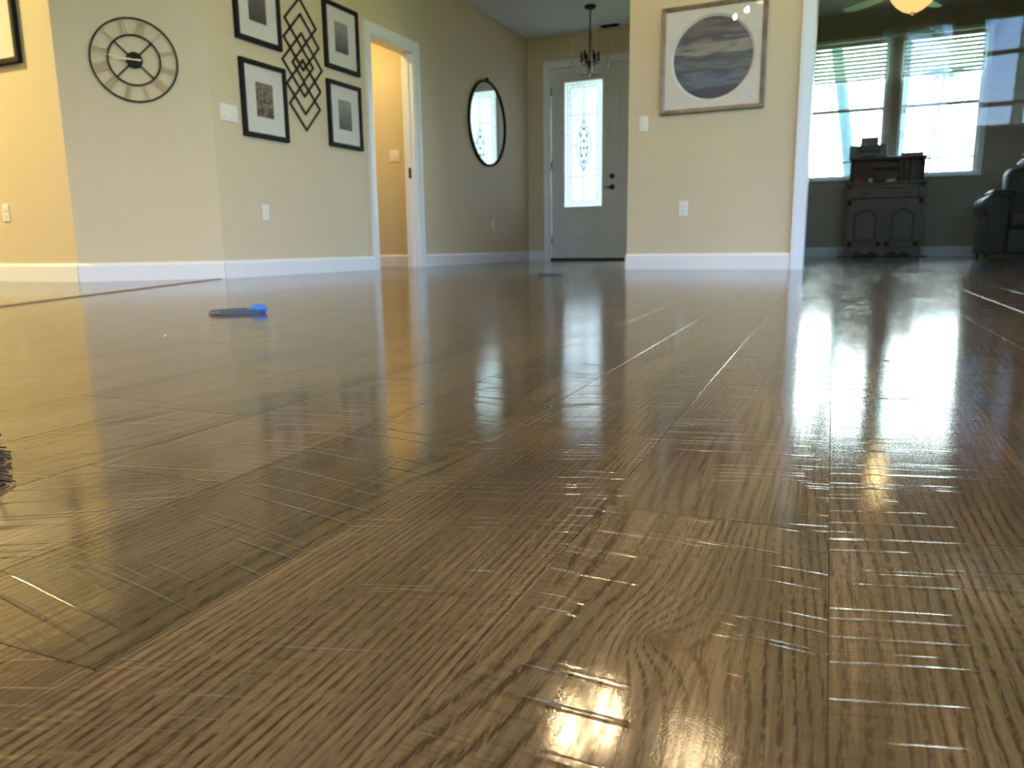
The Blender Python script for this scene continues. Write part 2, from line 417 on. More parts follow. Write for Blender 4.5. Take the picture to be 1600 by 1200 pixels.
# (u, v, size across, size along, strength): oak knots of the two near planks
KNOTS = [(-.071, .357, .022, .032, 5.0), (.104, .255, .011, .016, 4.0), (-.02, 1.05, .02, .06, 4.0), (-.36, .62, .012, .03, 3.0)]
FIGURE = [(-.235, .56, .06, .20, .75), (-.035, .44, .035, .09, .70), (-.345, .38, .022, .30, .75), (.085, .40, .03, .10, .5), (-.20, 1.1, .05, .25, .5), (.03, .80, .03, .15, .4)]
FLOOR_WAVE, FLOOR_SAW, FLOOR_GRAIN, FLOOR_PIT = .00016, .00032, .000003, .000026
def build_floor():
    cu, su = math.cos(PY), math.sin(PY)
    def uv(x, y): return x*cu+y*su, -x*su+y*cu
    def xy(u, v): return u*cu-v*su, u*su+v*cu
    known = {-1: .545, -2: .772, -3: .231, -4: .483, -5: .705, 0: .10, 1: .62-1.22}
    LEN = 1.22; g = .0006; dz = .0006
    V = []; Fc = []; R = []
    rk = {(0, 0): (.40, .30, .20), (-1, 0): (.31, .35, .36), (-1, -1): (.77, .10, .60), (-2, 0): (.52, .10, .22), (-2, -1): (.17, .85, .30), (-3, -1): (.63, .9, .25), (-3, 0): (.43, .12, .95)}
    for k in range(int(-9.0/PW), int(4.8/PW)+1):
        u0 = PU0+k*PW; u1 = u0+PW
        j0 = known.get(k, random.random()*LEN)
        n0 = math.floor((-3.2-j0)/LEN); n1 = math.ceil((11.8-j0)/LEN)
        for n in range(n0, n1):
            v0 = j0+n*LEN; v1 = v0+LEN
            cx, cyy = xy((u0+u1)/2, (v0+v1)/2)
            if cyy > 12.3 or cyy < -3.4: continue
            x0 = xy(u0, v0)
            i = len(V)
            a, c, d, e = u0+g, u1-g, v0+g, v1-g
            V += [(u0, v0, -dz), (u1, v0, -dz), (u1, v1, -dz), (u0, v1, -dz), (a, d, 0), (c, d, 0), (c, e, 0), (a, e, 0)]
            rr = rk.get((k, n), (random.random(), random.random(), random.random()))
            for f in ((4, 5, 6, 7), (0, 1, 5, 4), (1, 2, 6, 5), (2, 3, 7, 6), (3, 0, 4, 7)):
                Fc.append(tuple(i+q for q in f)); R.append(rr)
    me = bpy.data.meshes.new('floor'); me.from_pydata(V, [], Fc)
    at = me.attributes.new('rnd', 'FLOAT_COLOR', 'FACE')
    at.data.foreach_set('color', [c for r in R for c in (*r, 1)])
    import bmesh
    bm = bmesh.new(); bm.from_mesh(me)
    for co, no in (((4.02, 0), (1, 0)), ((-8.02, 0), (-1, 0)), ((0, 11.02), (0, 1)), ((0, -2.42), (0, -1))):
        lc = uv(*co); ln = uv(*no)
        bmesh.ops.bisect_plane(bm, geom=bm.verts[:]+bm.edges[:]+bm.faces[:], plane_co=(*lc, 0), plane_no=(*ln, 0), clear_outer=True)
    lc = uv(0, 9.43); ln = uv(0, 1)
    bmesh.ops.bisect_plane(bm, geom=bm.verts[:]+bm.edges[:]+bm.faces[:], plane_co=(*lc, 0), plane_no=(*ln, 0))
    lc = uv(-1.64, 0); ln = uv(1, 0)
    bmesh.ops.bisect_plane(bm, geom=bm.verts[:]+bm.edges[:]+bm.faces[:], plane_co=(*lc, 0), plane_no=(*ln, 0))
    kill = []
    for f in bm.faces:
        c = f.calc_center_median(); X, Y = xy(c.x, c.y)
        if (Y > 9.43 and X < -1.64) or (X < -6.3 and Y > 3.5): kill.append(f)
    bmesh.ops.delete(bm, geom=kill, context='FACES')
    bm.to_mesh(me); bm.free()
    me.materials.append(floor_material())
    o = bpy.data.objects.new('floor', me); COL.objects.link(o); o.rotation_euler = (0, 0, PY); o['kind'] = 'structure'
build_floor()
mb = MB(); mb.box(-8.3, 4.2, -2.5, 11.1, -.15, -.002)
struct('floor_slab', mb, RUBBER)

# ------------------------------------------------------------------ room shell
HG = 3.8; HF = 2.75; HD = 3.0
YB = -2.4
def wall(name, boxes, m=PAINT):
    b = MB()
    for q in boxes: b.box(*q)
    return struct(name, b, m)
# left wall of great room and foyer, with the narrow doorway
wall('wall_left', [(-4.12, -4, 4.0, 5.88, 0, HG), (-4.12, -4, 6.59, 9.5, 0, HG), (-4.12, -4, 5.88, 6.59, 2.03, HG)])
b = MB(); b.vprism([(-4.63, 3.37), (-4.0, 4.0), (-4.12, 4.2), (-4.75, 3.6)], 0, HG); struct('wall_clock_side', b, PAINT)
wall('wall_far_left', [(-8.0, -4.63, 3.37, 3.5, 0, HG)])
wall('wall_west', [(-8.12, -8.0, YB, 3.5, 0, HG)])
wall('wall_center', [(-1.705, -.46, 6.0, 6.12, 0, HG), (-.46, 2.3, 6.0, 6.12, 2.2, HG), (2.3, 4.0, 6.0, 6.12, 0, HG), (-4.0, -1.705, 6.0, 6.12, HF, HG)])
wall('wall_foyer_right', [(-1.705, -1.60, 6.12, 9.5, 0, HF+.3)])
wall('wall_entry', [(-4.0, -3.70, 9.38, 9.5, 0, HF+.3), (-1.95, -1.60, 9.38, 9.5, 0, HF+.3), (-3.70, -1.95, 9.38, 9.5, 2.40, HF+.3)])
wall('wall_right', [(4.0, 4.12, YB, -.2, 0, HG), (4.0, 4.12, -.2, 5.1, 2.5, HG), (4.0, 4.12, -.2, 5.1, 0, .1), (4.0, 4.12, 2.2, 2.7, .1, 2.5), (4.0, 4.12, 5.1, 11.12, 0, HG)])
# den: window wall and its end
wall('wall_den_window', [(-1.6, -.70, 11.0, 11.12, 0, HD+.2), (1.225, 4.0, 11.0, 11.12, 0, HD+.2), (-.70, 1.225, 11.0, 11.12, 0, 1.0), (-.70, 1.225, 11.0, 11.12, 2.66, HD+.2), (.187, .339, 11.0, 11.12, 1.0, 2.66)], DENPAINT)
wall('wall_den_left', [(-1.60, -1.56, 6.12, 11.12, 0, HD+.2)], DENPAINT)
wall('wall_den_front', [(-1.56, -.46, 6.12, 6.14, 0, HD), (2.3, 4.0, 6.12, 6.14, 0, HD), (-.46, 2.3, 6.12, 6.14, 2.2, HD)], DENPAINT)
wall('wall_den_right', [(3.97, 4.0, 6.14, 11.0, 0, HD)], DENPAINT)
# back wall behind the camera: sliding doors on one side, tall windows with transoms on the other
TW = [(.10, .34), (.45, 1.17), (1.535, 2.45), (2.65, 3.5)]
bx_ = [(-8.0, -2.9, YB-.12, YB, 0, HG), (-2.9, -1.7, YB-.12, YB, 2.3, HG), (-1.7, .10, YB-.12, YB, 0, HG)]
xs = [.10]+[x for t in TW for x in t][1:]
for i in range(len(TW)-1): bx_.append((TW[i][1], TW[i+1][0], YB-.12, YB, 0, HG))
bx_.append((3.5, 4.0, YB-.12, YB, 0, HG))
for a, c in TW: bx_ += [(a, c, YB-.12, YB, 3.59, HG), (a, c, YB-.12, YB, 0, 1.95)]
BACKSHADE = mat('back_wall_shade_tone', (.10, .085, .065), .7, var=.02, nscale=3)  # wall colour darkened for the backlit shade mirrored in the den glass
wall('wall_back', bx_, BACKSHADE)
# ceilings
wall('ceiling', [(-8.12, 4.12, YB-.12, 6.12, HG, HG+.12)], WHITE)
wall('ceiling_foyer', [(-4.12, -1.60, 6.12, 9.5, HF, HF+.1)], WHITE)
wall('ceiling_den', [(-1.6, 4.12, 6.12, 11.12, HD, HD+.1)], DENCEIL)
# small hall seen through the doorway
HALLP = PAINT
wall('wall_hall', [(-6.2, -4.12, 6.74, 6.86, 0, HF), (-6.2, -4.12, 5.0, 5.12, 0, HF), (-6.32, -6.2, 5.0, 6.86, 0, HF)], HALLP)
wall('ceiling_hall', [(-6.32, -4.12, 5.0, 6.86, HF, HF+.1)], WHITE)

# baseboards
def baseboard(name, p0, p1, h=.12, t=.016):
    p0 = Vector((*p0, 0)); p1 = Vector((*p1, 0)); d = p1-p0; Ln = d.length
    poly = [(0, 0), (0, -t), (h-.018, -t), (h-.006, -t*.55), (h, -t*.3), (h, 0)]
    vs = []; fs = []
    for x in (0, Ln):
        for z, y in poly: vs.append((x, y, z))
    n = len(poly)
    for i in range(n):
        j = (i+1) % n; fs.append((i, i+n, j+n, j))
    fs += [tuple(range(n)), tuple(range(n, 2*n))[::-1]]
    M = Matrix.Translation(p0) @ Matrix.Rotation(math.atan2(d.y, d.x), 4, 'Z')
    b = MB(); b.add(vs, fs, M); struct(name, b, TRIM)
baseboard('baseboard_left', (-4, 4.0), (-4, 5.80)); baseboard('baseboard_foyer', (-4, 6.68), (-4, 9.38))
baseboard('baseboard_clock_side', (-4.63, 3.37), (-4, 4.0)); baseboard('baseboard_far_left', (-8, 3.37), (-4.63, 3.37))
baseboard('baseboard_center', (-1.705, 6.0), (-.465, 6.0)); baseboard('baseboard_entry', (-4.0, 9.38), (-3.78, 9.38))
baseboard('baseboard_den', (-1.56, 11.0), (3.97, 11.0)); baseboard('baseboard_hall', (-6.2, 6.74), (-4.12, 6.74))
baseboard('baseboard_foyer_right', (-1.705, 9.38), (-1.705, 6.0)); baseboard('baseboard_right', (4.0, 6.0), (4.0, -2.4))

# casings and jambs
def casing_prof(w, d): return [(0, 0), (0, -d), (w*.25, -d), (w*.5, -d*.75), (w*.8, -d*.55), (w-.004, -d*.5), (w, -d*.3), (w, 0)]
def door_casing(name, M, x0, x1, ztop, w=.09, d=.022, mat_=TRIM, sides='LR'):
    b = MB(); P = casing_prof(w, d); n = len(P)
    # outline path around the opening: outer edge to inner edge
    def strip(c0, c1, m0, m1):
        vs = []
        for c, mm in ((c0, m0), (c1, m1)):
            for q, y in P: vs.append((c[0]+mm[0]*q, y, c[1]+mm[1]*q))
        fs = [(i, i+n, (i+1) % n+n, (i+1) % n) for i in range(n)]+[tuple(range(n)), tuple(range(n, 2*n))[::-1]]
        b.add(vs, fs, M)
    if 'L' in sides: strip((x0-w, 0), (x0-w, ztop+w), (1, 0), (1, -1))
    strip((x0-w, ztop+w), (x1+w, ztop+w), (1, -1), (-1, -1))
    if 'R' in sides: strip((x1+w, ztop+w), (x1+w, 0), (-1, -1), (-1, 0))
    return struct(name, b, mat_)
ML = Matrix.Translation((-4, 0, 0)) @ Matrix.Rotation(PI/2, 4, 'Z')          # local x -> world y, local -y -> world +x
door_casing('trim_1', ML, 5.88, 6.59, 2.03)
b = MB(); b.box(-4.125, -4.0, 5.88, 5.895, 0, 2.03); b.box(-4.125, -4.0, 6.575, 6.59, 0, 2.03); b.box(-4.125, -4.0, 5.88, 6.59, 2.015, 2.03)
for y0, y1 in ((5.895, 5.905), (6.565, 6.575)): b.box(-4.08, -4.045, y0, y1, 0, 2.015)
struct('trim_2', b, TRIM)
b = MB(); b.box(-4.075, -4.045, 6.563, 6.5655, .86, .96); b.box(-4.066, -4.054, 6.558, 6.564, .885, .93); struct('door_1', b, BRONZE)
MC = Matrix.Translation((0, 6.0, 0))
door_casing('trim_3', MC, -.372, 2.2, 2.10, .09)
b = MB(); b.box(-.46, -.372, 6.0, 6.14, 0, 2.1); b.box(2.2, 2.3, 6.0, 6.14, 0, 2.1); b.box(-.46, 2.3, 6.0, 6.14, 2.1, 2.2); struct('trim_4', b, TRIM)
ME = Matrix.Translation((0, 9.38, 0))
door_casing('trim_5', ME, -3.69, -1.96, 2.375, .088)
b = MB(); b.box(-3.705, -3.69, 9.375, 9.5, 0, 2.39); b.box(-1.96, -1.945, 9.375, 9.5, 0, 2.39); b.box(-3.705, -1.945, 9.375, 9.5, 2.375, 2.39); struct('trim_6', b, TRIM)
b = MB(); b.box(-3.69, -1.96, 9.37, 9.5, 0.0, .028); struct('trim_7', b, RUBBER)   # dark threshold

# ------------------------------------------------------------------ entry doors
def entry_leaf(name, x0, x1, hinge_left):
    root = bpy.data.objects.new(name, None); COL.objects.link(root); root.location = (x0, 9.40, 0); root['kind'] = 'structure'
    W = x1-x0; z0, z1 = .024, 2.37
    gx0, gx1, gz0, gz1 = W*.5-.255, W*.5+.255, .672, 2.205
    b = MB(); b.box(0, gx0, 0, .045, z0, z1); b.box(gx1, W, 0, .045, z0, z1); b.box(gx0, gx1, 0, .045, z0, gz0); b.box(gx0, gx1, 0, .045, gz1, z1)
    b.build('door_slab', DOORP, root)
    b = MB(); b.frame(gx0-.022, gx1+.022, gz0-.022, gz1+.022, .030, -.014, .0); b.build('glass_moulding', TRIM, root)
    b = MB(); b.frame(gx0, gx1, .27, .58, .030, -.008, .0); b.box(gx0+.06, gx1-.06, -.007, 0, .33, .52, bev=.006); b.build('lower_panel', DOORP, root)
    b = MB(); b.box(gx0, gx1, .020, .026, gz0, gz1); pane = b.build('pane', FROST, root)
    # came lines, central medallion and beads
    b = MB(); w = .0035
    ix0, ix1, iz0, iz1 = gx0+.075, gx1-.075, gz0+.075, gz1-.075
    def ln(xa, za, xb, zb, t=w): b.tube([(xa, .014, za), (xb, .014, zb)], t, 6)
    ln(ix0, iz0, ix1, iz0); ln(ix0, iz1, ix1, iz1); ln(ix0, iz0, ix0, iz1); ln(ix1, iz0, ix1, iz1)
    ln(gx0+.035, gz0+.035, gx1-.035, gz0+.035); ln(gx0+.035, gz1-.035, gx1-.035, gz1-.035); ln(gx0+.035, gz0+.035, gx0+.035, gz1-.035); ln(gx1-.035, gz0+.035, gx1-.035, gz1-.035)
    xc = (gx0+gx1)/2; zm = 1.43
    ln(xc, iz0, xc, zm-.32); ln(xc, zm+.32, xc, iz1)
    for z in (1.80, 1.05): ln(ix0, z, ix1, z)
    ln(ix0, zm, xc-.09, zm); ln(xc+.09, zm, ix1, zm)
    for sx_, am in ((1, .095), (-1, .095), (1, .05), (-1, .05)):
        pts = []
        for i in range(13):
            t = i/12; pts.append((xc+sx_*am*math.sin(PI*t)**1.1, .014, zm-.32+.64*t))
        b.tube(pts, w, 6)
    for zz in (-.18, -.06, .06, .18):
        b.tube([(xc-.07, .014, zm+zz-.05), (xc, .014, zm+zz+.02), (xc+.07, .014, zm+zz-.05)], w*.8, 6)
    n = 16
    for i in range(n):
        z = iz0+(iz1-iz0)*(i+.5)/n
        for x in (gx0+.055, gx1-.055):
            b.tube([(x-.016, .014, z), (x, .014, z+.03), (x+.016, .014, z), (x, .014, z-.03)], w*.7, 5, closed=True)
    for i in range(5):
        x = ix0+(ix1-ix0)*(i+.5)/5
        for z in (gz0+.055, gz1-.055): b.tube([(x-.03, .014, z), (x, .014, z+.014), (x+.03, .014, z), (x, .014, z-.014)], w*.7, 5, closed=True)
    b.build('leaded_pattern', LEAD, root)
    b = MB()
    for zz, xx in ((-.20, 0), (-.12, .03), (-.12, -.03), (-.03, .045), (-.03, -.045), (.05, 0), (.12, .04), (.12, -.04), (.20, 0), (-.03, 0)):
        b.sphere((xc+xx, .016, zm+zz), .016, 8, sq=(1, .4, 1.4))
    b.build('glass_bead', BEVELGLASS, root)
    if hinge_left:
        b = MB(); b.lathe([(0, -.012), (.03, -.012), (.033, 0), (0, 0)], 20, Matrix.Translation((W-.047, -.006, 1.036)) @ Matrix.Rotation(-PI/2, 4, 'X')); b.box(W-.052, W-.042, -.035, -.01, 1.018, 1.054); b.build('deadbolt', BRONZE, root)
        b = MB(); b.lathe([(0, -.012), (.03, -.012), (.034, 0), (0, 0)], 20, Matrix.Translation((W-.047, -.006, .905)) @ Matrix.Rotation(-PI/2, 4, 'X'))
        b.tube([(W-.047, -.01, .905), (W-.047, -.05, .905), (W-.06, -.055, .903), (W-.10, -.052, .900), (W-.135, -.048, .903)], [.011, .011, .010, .008, .006], 8); b.build('door_handle', BRONZE, root)
        for z in (.25, 1.2, 2.1):
            b = MB(); b.tube([(.004, -.008, z-.05), (.004, -.008, z+.05)], .008, 8); b.build('hinge', BRONZE, root)
    return root
entry_leaf('door_2', -3.683, -2.822, True)
sl = bpy.data.objects.new('window_9', None); COL.objects.link(sl); sl.location = (-2.818, 9.40, 0); sl['kind'] = 'structure'   # clear sidelight next to the door
b = MB(); b.box(0, .19, 0, .06, .024, 2.37); b.box(.79, .851, 0, .06, .024, 2.37); b.box(.19, .79, 0, .06, .024, .12); b.box(.19, .79, 0, .06, 2.30, 2.37); b.build('window_frame', DOORP, sl)
b = MB(); b.box(.19, .79, .028, .032, .12, 2.30); b.build('pane', GLASS, sl)

# glass door panel in the den opening
g = thing('glass_door', 'large clear glass door panel closing the opening to the dark den', 'glass door', (-.372, 6.05, 0))
b = MB(); b.box(0, 2.572, 0, .006, .004, 2.09); b.build('glass_pane', DOORGLASS, g)
b = MB(); b.box(-.0, 2.572, -.012, .018, 2.075, 2.10); b.build('top_rail', TRIM, g)

# ------------------------------------------------------------------ wall plates
def plate(name, label, cat, wallM, x, z, kind='outlet', group=None, gang=1):
    loc = wallM @ Vector((x, 0, z)); rz = wallM.to_euler().z
    t = thing(name, label, cat, loc, rz, group)
    w = .035+.023*(gang-1)
    b = MB(); b.box(-w, w, -.006, 0, -.057, .057, bev=.003); b.build('cover_plate', PLASTIC, t)
    for gi in range(gang):
        cx = (gi-(gang-1)/2)*.046
        if kind == 'outlet':
            for dz in (-.02, .02):
                b = MB(); b.box(cx-.017, cx+.017, -.009, -.005, dz-.014, dz+.014, bev=.002); r = b.build('receptacle', PLASTIC, t)
                b = MB(); b.box(cx-.008, cx-.006, -.0095, -.0088, dz-.005, dz+.006); b.box(cx+.006, cx+.008, -.0095, -.0088, dz-.004, dz+.005); b.build('slot', RUBBER, r)
        else:
            b = MB(); b.box(cx-.0165, cx+.0165, -.010, -.005, -.033, .033, bev=.003); b.build('rocker', PLASTIC, t)
    return t
MFAR = Matrix.Translation((0, 3.37, 0)); MHALL = Matrix.Translation((0, 6.74, 0))
plate('light_switch', 'wide white light switch plate left of the black picture frames', 'light switch', ML, 4.15, 1.118, 'switch', gang=3)
plate('wall_outlet', 'white wall outlet low below the lower left black framed tree picture', 'outlet', ML, 4.443, .462)
plate('wall_outlet', 'faint wall outlet low on the foyer wall below the round mirror', 'outlet', ML, 8.286, .454)
plate('light_switch', 'white light switch inside the warmly lit doorway', 'light switch', MHALL, -4.34, 1.105, 'switch', gang=2)
plate('light_switch', 'single white light switch beside the round abstract picture', 'light switch', MC, -1.584, 1.112, 'switch')
plate('wall_outlet', 'white wall outlet low below the round abstract picture', 'outlet', MC, -1.259, .462)
plate('wall_outlet', 'white wall outlet on the bright yellow-lit wall at far left', 'outlet', MFAR, -5.29, .46)

# ------------------------------------------------------------------ pictures
def photo_mat(name, cols, kind):
    m, nt, b = nmat(name); L = nt.links.new; tc = nt.nodes.new('ShaderNodeTexCoord'); mp = nt.nodes.new('ShaderNodeMapping')
    L(tc.outputs['Generated'], mp.inputs[0]); n = nt.nodes.new('ShaderNodeTexNoise'); n.inputs['Detail'].default_value = 5
    mp.inputs['Scale'].default_value = {'sky': (14, 1, 3), 'tree': (5, 1, 6), 'sea': (1.2, 1, 9)}[kind]; n.inputs['Scale'].default_value = 1.6
    n.inputs['Distortion'].default_value = {'sky': .1, 'tree': 1.0, 'sea': .25}[kind]
    L(mp.outputs[0], n.inputs['Vector'])
    s = nt.nodes.new('ShaderNodeSeparateXYZ'); L(tc.outputs['Generated'], s.inputs[0])
    a = nt.nodes.new('ShaderNodeMath'); a.operation = 'MULTIPLY_ADD'; a.inputs[1].default_value = {'sky': .45, 'tree': .10, 'sea': .0}[kind]; a.inputs[2].default_value = 0
    L(s.outputs[2], a.inputs[0]); ad = nt.nodes.new('ShaderNodeMath'); ad.operation = 'ADD'; L(a.outputs[0], ad.inputs[0]); L(n.outputs[0], ad.inputs[1])
    r = nt.nodes.new('ShaderNodeValToRGB'); e = r.color_ramp.elements
    e[0].position, e[0].color = cols[0][0], (*cols[0][1], 1); e[1].position, e[1].color = cols[-1][0], (*cols[-1][1], 1)
    for p, c in cols[1:-1]:
        k = e.new(p); k.color = (*c, 1)
    L(ad.outputs[0], r.inputs[0]); L(r.outputs[0], b.inputs['Base Color']); b.inputs['Roughness'].default_value = .6
    return m
CITY = photo_mat('misty_skyline_print', [(.45, (.07, .07, .075)), (.75, (.20, .20, .21)), (.95, (.38, .38, .37))], 'sky')
CITYD = photo_mat('dark_city_print', [(.45, (.045, .04, .04)), (.75, (.12, .11, .105)), (.95, (.22, .20, .19))], 'sky')
TREE = photo_mat('tree_print', [(.40, (.02, .025, .012)), (.52, (.10, .10, .05)), (.60, (.32, .30, .22)), (.72, (.15, .07, .04))], 'tree')
def small_frame(label, y0, y1, z0, z1, pm):
    w, h = y1-y0, z1-z0
    t = thing('picture_frame', label, 'framed picture', (-4, y0, z0), PI/2, 'black framed pictures around the diamond wall art')
    b = MB(); b.frame(0, w, 0, h, .033, -.030, -.001); b.build('frame', BLACK, t)
    b = MB(); b.box(.02, w-.02, -.012, -.004, .02, h-.02); mt = b.build('mat', MATBOARD, t)
    cx, cz = w/2, h/2+.005
    b = MB(); b.box(cx-.087, cx+.087, -.014, -.0122, cz-.118, cz+.118); b.build('print', pm, mt)
    b = MB(); b.box(.02, w-.02, -.020, -.018, .02, h-.02); b.build('glazing', GLASS, t)
small_frame('black framed dark city print, upper left of the diamond wall art', 4.258, 4.715, 1.63, 2.15, CITYD)
small_frame('black framed colour tree photograph, lower left of the diamond wall art', 4.27, 4.733, .985, 1.51, TREE)
small_frame('black framed grey skyline print, upper right of the diamond wall art', 5.23, 5.688, 1.63, 2.145, CITY)
small_frame('black framed pale skyline print, lower right nearest the doorway', 5.232, 5.684, 1.02, 1.542, CITY)

t = thing('diamond_wall_art', 'tall black metal wall art of overlapping diamonds between the four frames', 'wall art', (-4, 4.957, 1.586), PI/2)
for zc, hh in ((.301, .190), (.164, .213), (0, .240), (-.164, .207), (-.303, .187), (0, .130), (0, .048)):
    b = MB(); w_ = .0145
    y0 = -.012-.002*random.random()
    o_ = [(-hh, zc), (0, zc-hh), (hh, zc), (0, zc+hh)]; i_ = [(-(hh-w_*1.4), zc), (0, zc-(hh-w_*1.4)), (hh-w_*1.4, zc), (0, zc+(hh-w_*1.4))]
    vs = [(x, y0, z) for x, z in o_]+[(x, y0, z) for x, z in i_]+[(x, y0+.009, z) for x, z in o_]+[(x, y0+.009, z) for x, z in i_]; fs = []
    for i in range(4):
        j = (i+1) % 4; fs += [(i, j, j+4, i+4), (i+8, i+12, j+12, j+8), (i, i+8, j+8, j), (i+4, j+4, j+12, i+12)]
    b.add(vs, fs); b.build('diamond', BLACKMETAL, t)
b = MB(); b.box(-.004, .004, -.006, 0, .47, .49); b.build('hanger', BLACKMETAL, t)
b = MB(); b.box(-.004, .004, -.006, 0, -.48, -.46); b.build('hanger', BLACKMETAL, t)

# round abstract picture on the centre wall
t = thing('square_picture_frame', 'square bronze framed picture with a round grey-blue abstract seascape', 'framed picture', (-1.453, 6.0, 1.162))
SZ = .757
FRAMEM = wood('antique_bronze_frame', (.16, .12, .08), (.34, .27, .19), (.3, .3, .3), .35)
b = MB(); b.frame(0, SZ, 0, SZ, .034, -.036, -.001, [(0, -.001), (0, -.030), (.006, -.036), (.014, -.030), (.020, -.032), (.030, -.024), (.034, -.016), (.034, -.001)]); b.build('frame', FRAMEM, t)
def ring_plate(b, w, r, y0, y1, n=64, cx=0, cz=0):       # square board with a round hole
    vs = []; fs = []
    for k in range(n):
        a = 2*PI*k/n; c, s = math.cos(a), math.sin(a); q = w/max(abs(c), abs(s))
        for (rr, yy) in ((r, y0), (q, y0), (q, y1), (r, y1)): vs.append((cx+rr*c, yy, cz+rr*s))
    for k in range(n):
        j = (k+1) % n
        for i in range(4): fs.append((k*4+i, j*4+i, j*4+(i+1) % 4, k*4+(i+1) % 4))
    b.add(vs, fs)
b = MB(); ring_plate(b, SZ/2-.03, .303, -.018, -.012, cx=SZ/2, cz=SZ/2); mt = b.build('mat', MATBOARD, t)
b = MB()   # bevelled inner lip
M_ = Matrix.Translation((SZ/2, 0, SZ/2)) @ Matrix.Rotation(PI/2, 4, 'X')
b.lathe([(.303, .018), (.291, .006), (.287, .004)], 64, M_); b.build('mat_bevel', MATBOARD, mt)
def sea_mat():
    m, nt, b = nmat('abstract_seascape_print'); L = nt.links.new; tc = nt.nodes.new('ShaderNodeTexCoord'); mp = nt.nodes.new('ShaderNodeMapping'); mp.inputs['Scale'].default_value = (1.6, 1, 11)
    n = nt.nodes.new('ShaderNodeTexNoise'); n.inputs['Scale'].default_value = 1.3; n.inputs['Detail'].default_value = 5; n.inputs['Distortion'].default_value = .4
    L(tc.outputs['Generated'], mp.inputs[0]); L(mp.outputs[0], n.inputs['Vector']); s_ = nt.nodes.new('ShaderNodeSeparateXYZ'); L(tc.outputs['Generated'], s_.inputs[0])
    a = nt.nodes.new('ShaderNodeMath'); a.operation = 'MULTIPLY_ADD'; a.inputs[1].default_value = .5; L(n.outputs[0], a.inputs[0])
    k = nt.nodes.new('ShaderNodeMath'); k.operation = 'SUBTRACT'; k.inputs[1].default_value = .25; L(s_.outputs[2], k.inputs[0]); L(k.outputs[0], a.inputs[2])
    r = nt.nodes.new('ShaderNodeValToRGB'); e = r.color_ramp.elements; st = [(0, (.05, .05, .09)), (.13, (.06, .07, .14)), (.24, (.17, .20, .26)), (.33, (.07, .085, .13)), (.42, (.18, .20, .22)), (.50, (.07, .08, .12)), (.59, (.36, .35, .32)), (.67, (.25, .25, .24)), (.75, (.08, .08, .11)), (.86, (.17, .165, .17)), (1, (.07, .07, .09))]
    e[0].color = (*st[0][1], 1); e[1].color = (*st[-1][1], 1)
    for p, c in st[1:-1]: q = e.new(p); q.color = (*c, 1)
    L(a.outputs[0], r.inputs[0]); L(r.outputs[0], b.inputs['Base Color']); b.inputs['Roughness'].default_value = .6; return m
SEA = sea_mat()
b = MB(); b.lathe([(0, .004), (.292, .004), (.292, .002), (0, .002)], 64, M_, smooth=False); b.build('print', SEA, t)
b = MB(); b.box(.03, SZ-.03, -.023, -.021, .03, SZ-.03); b.build('glazing', GLASS, t)

# big frame on the far-left wall (its right end shows)
t = thing('large_picture_frame', 'black framed picture cut off at the upper left corner of the view', 'framed picture', (-6.105, 3.37, 1.385))
LX = 1.175; LH = .80
b = MB(); b.frame(0, LX, 0, LH, .036, -.032, -.001); b.build('frame', BLACK, t)
b = MB(); b.box(.03, LX-.03, -.014, -.004, .03, LH-.03); mt = b.build('mat', MATBOARD, t)
b = MB()
for i in range(7):
    a = .2+.12*i; b.tube([(LX-.27-.05*math.sin(i), -.016, .08+.02*i), (LX-.24+.02*math.sin(i*2), -.016, .13+.02*i), (LX-.27, -.016, .17+.02*i)], .002, 5)
b.build('ink_drawing', BLACK, mt)
b = MB(); b.box(.03, LX-.03, -.022, -.020, .03, LH-.03); b.build('glazing', GLASS, t)

# wall clock
MK = Matrix.Translation((-4, 4, 0)) @ Matrix.Rotation(PI/4, 4, 'Z')
cl = thing('wall_clock', 'round open black metal wall clock with gold roman numerals', 'clock', MK @ Vector((-.441, 0, 1.397)), PI/4)
def circ(r, y, n=72): return [(r*math.cos(2*PI*i/n), y, r*math.sin(2*PI*i/n)) for i in range(n)]
b = MB(); b.tube(circ(.253, -.012), .0055, 8, True); b.build('outer_ring', BLACKMETAL, cl)
b = MB(); b.tube(circ(.152, -.012), .0055, 8, True); b.build('inner_ring', BLACKMETAL, cl)
for q in range(4):
    a = PI/4+q*PI/2; b = MB(); b.tube([(.04*math.cos(a), -.012, .04*math.sin(a)), (.152*math.cos(a), -.012,   .152*math.sin(a))], .0048, 8); b.build('spoke', BLACKMETAL, cl)
MR = Matrix.Rotation(PI/2, 4, 'X')
b = MB(); b.lathe([(0, .026), (.046, .026), (.049, .022), (.049, 0), (0, 0)], 40, MR, smooth=False); b.build('hub', BLACK, cl)
NUM = ['XII', 'I', 'II', 'III', 'IIII', 'V', 'VI', 'VII', 'VIII', 'IX', 'X', 'XI']
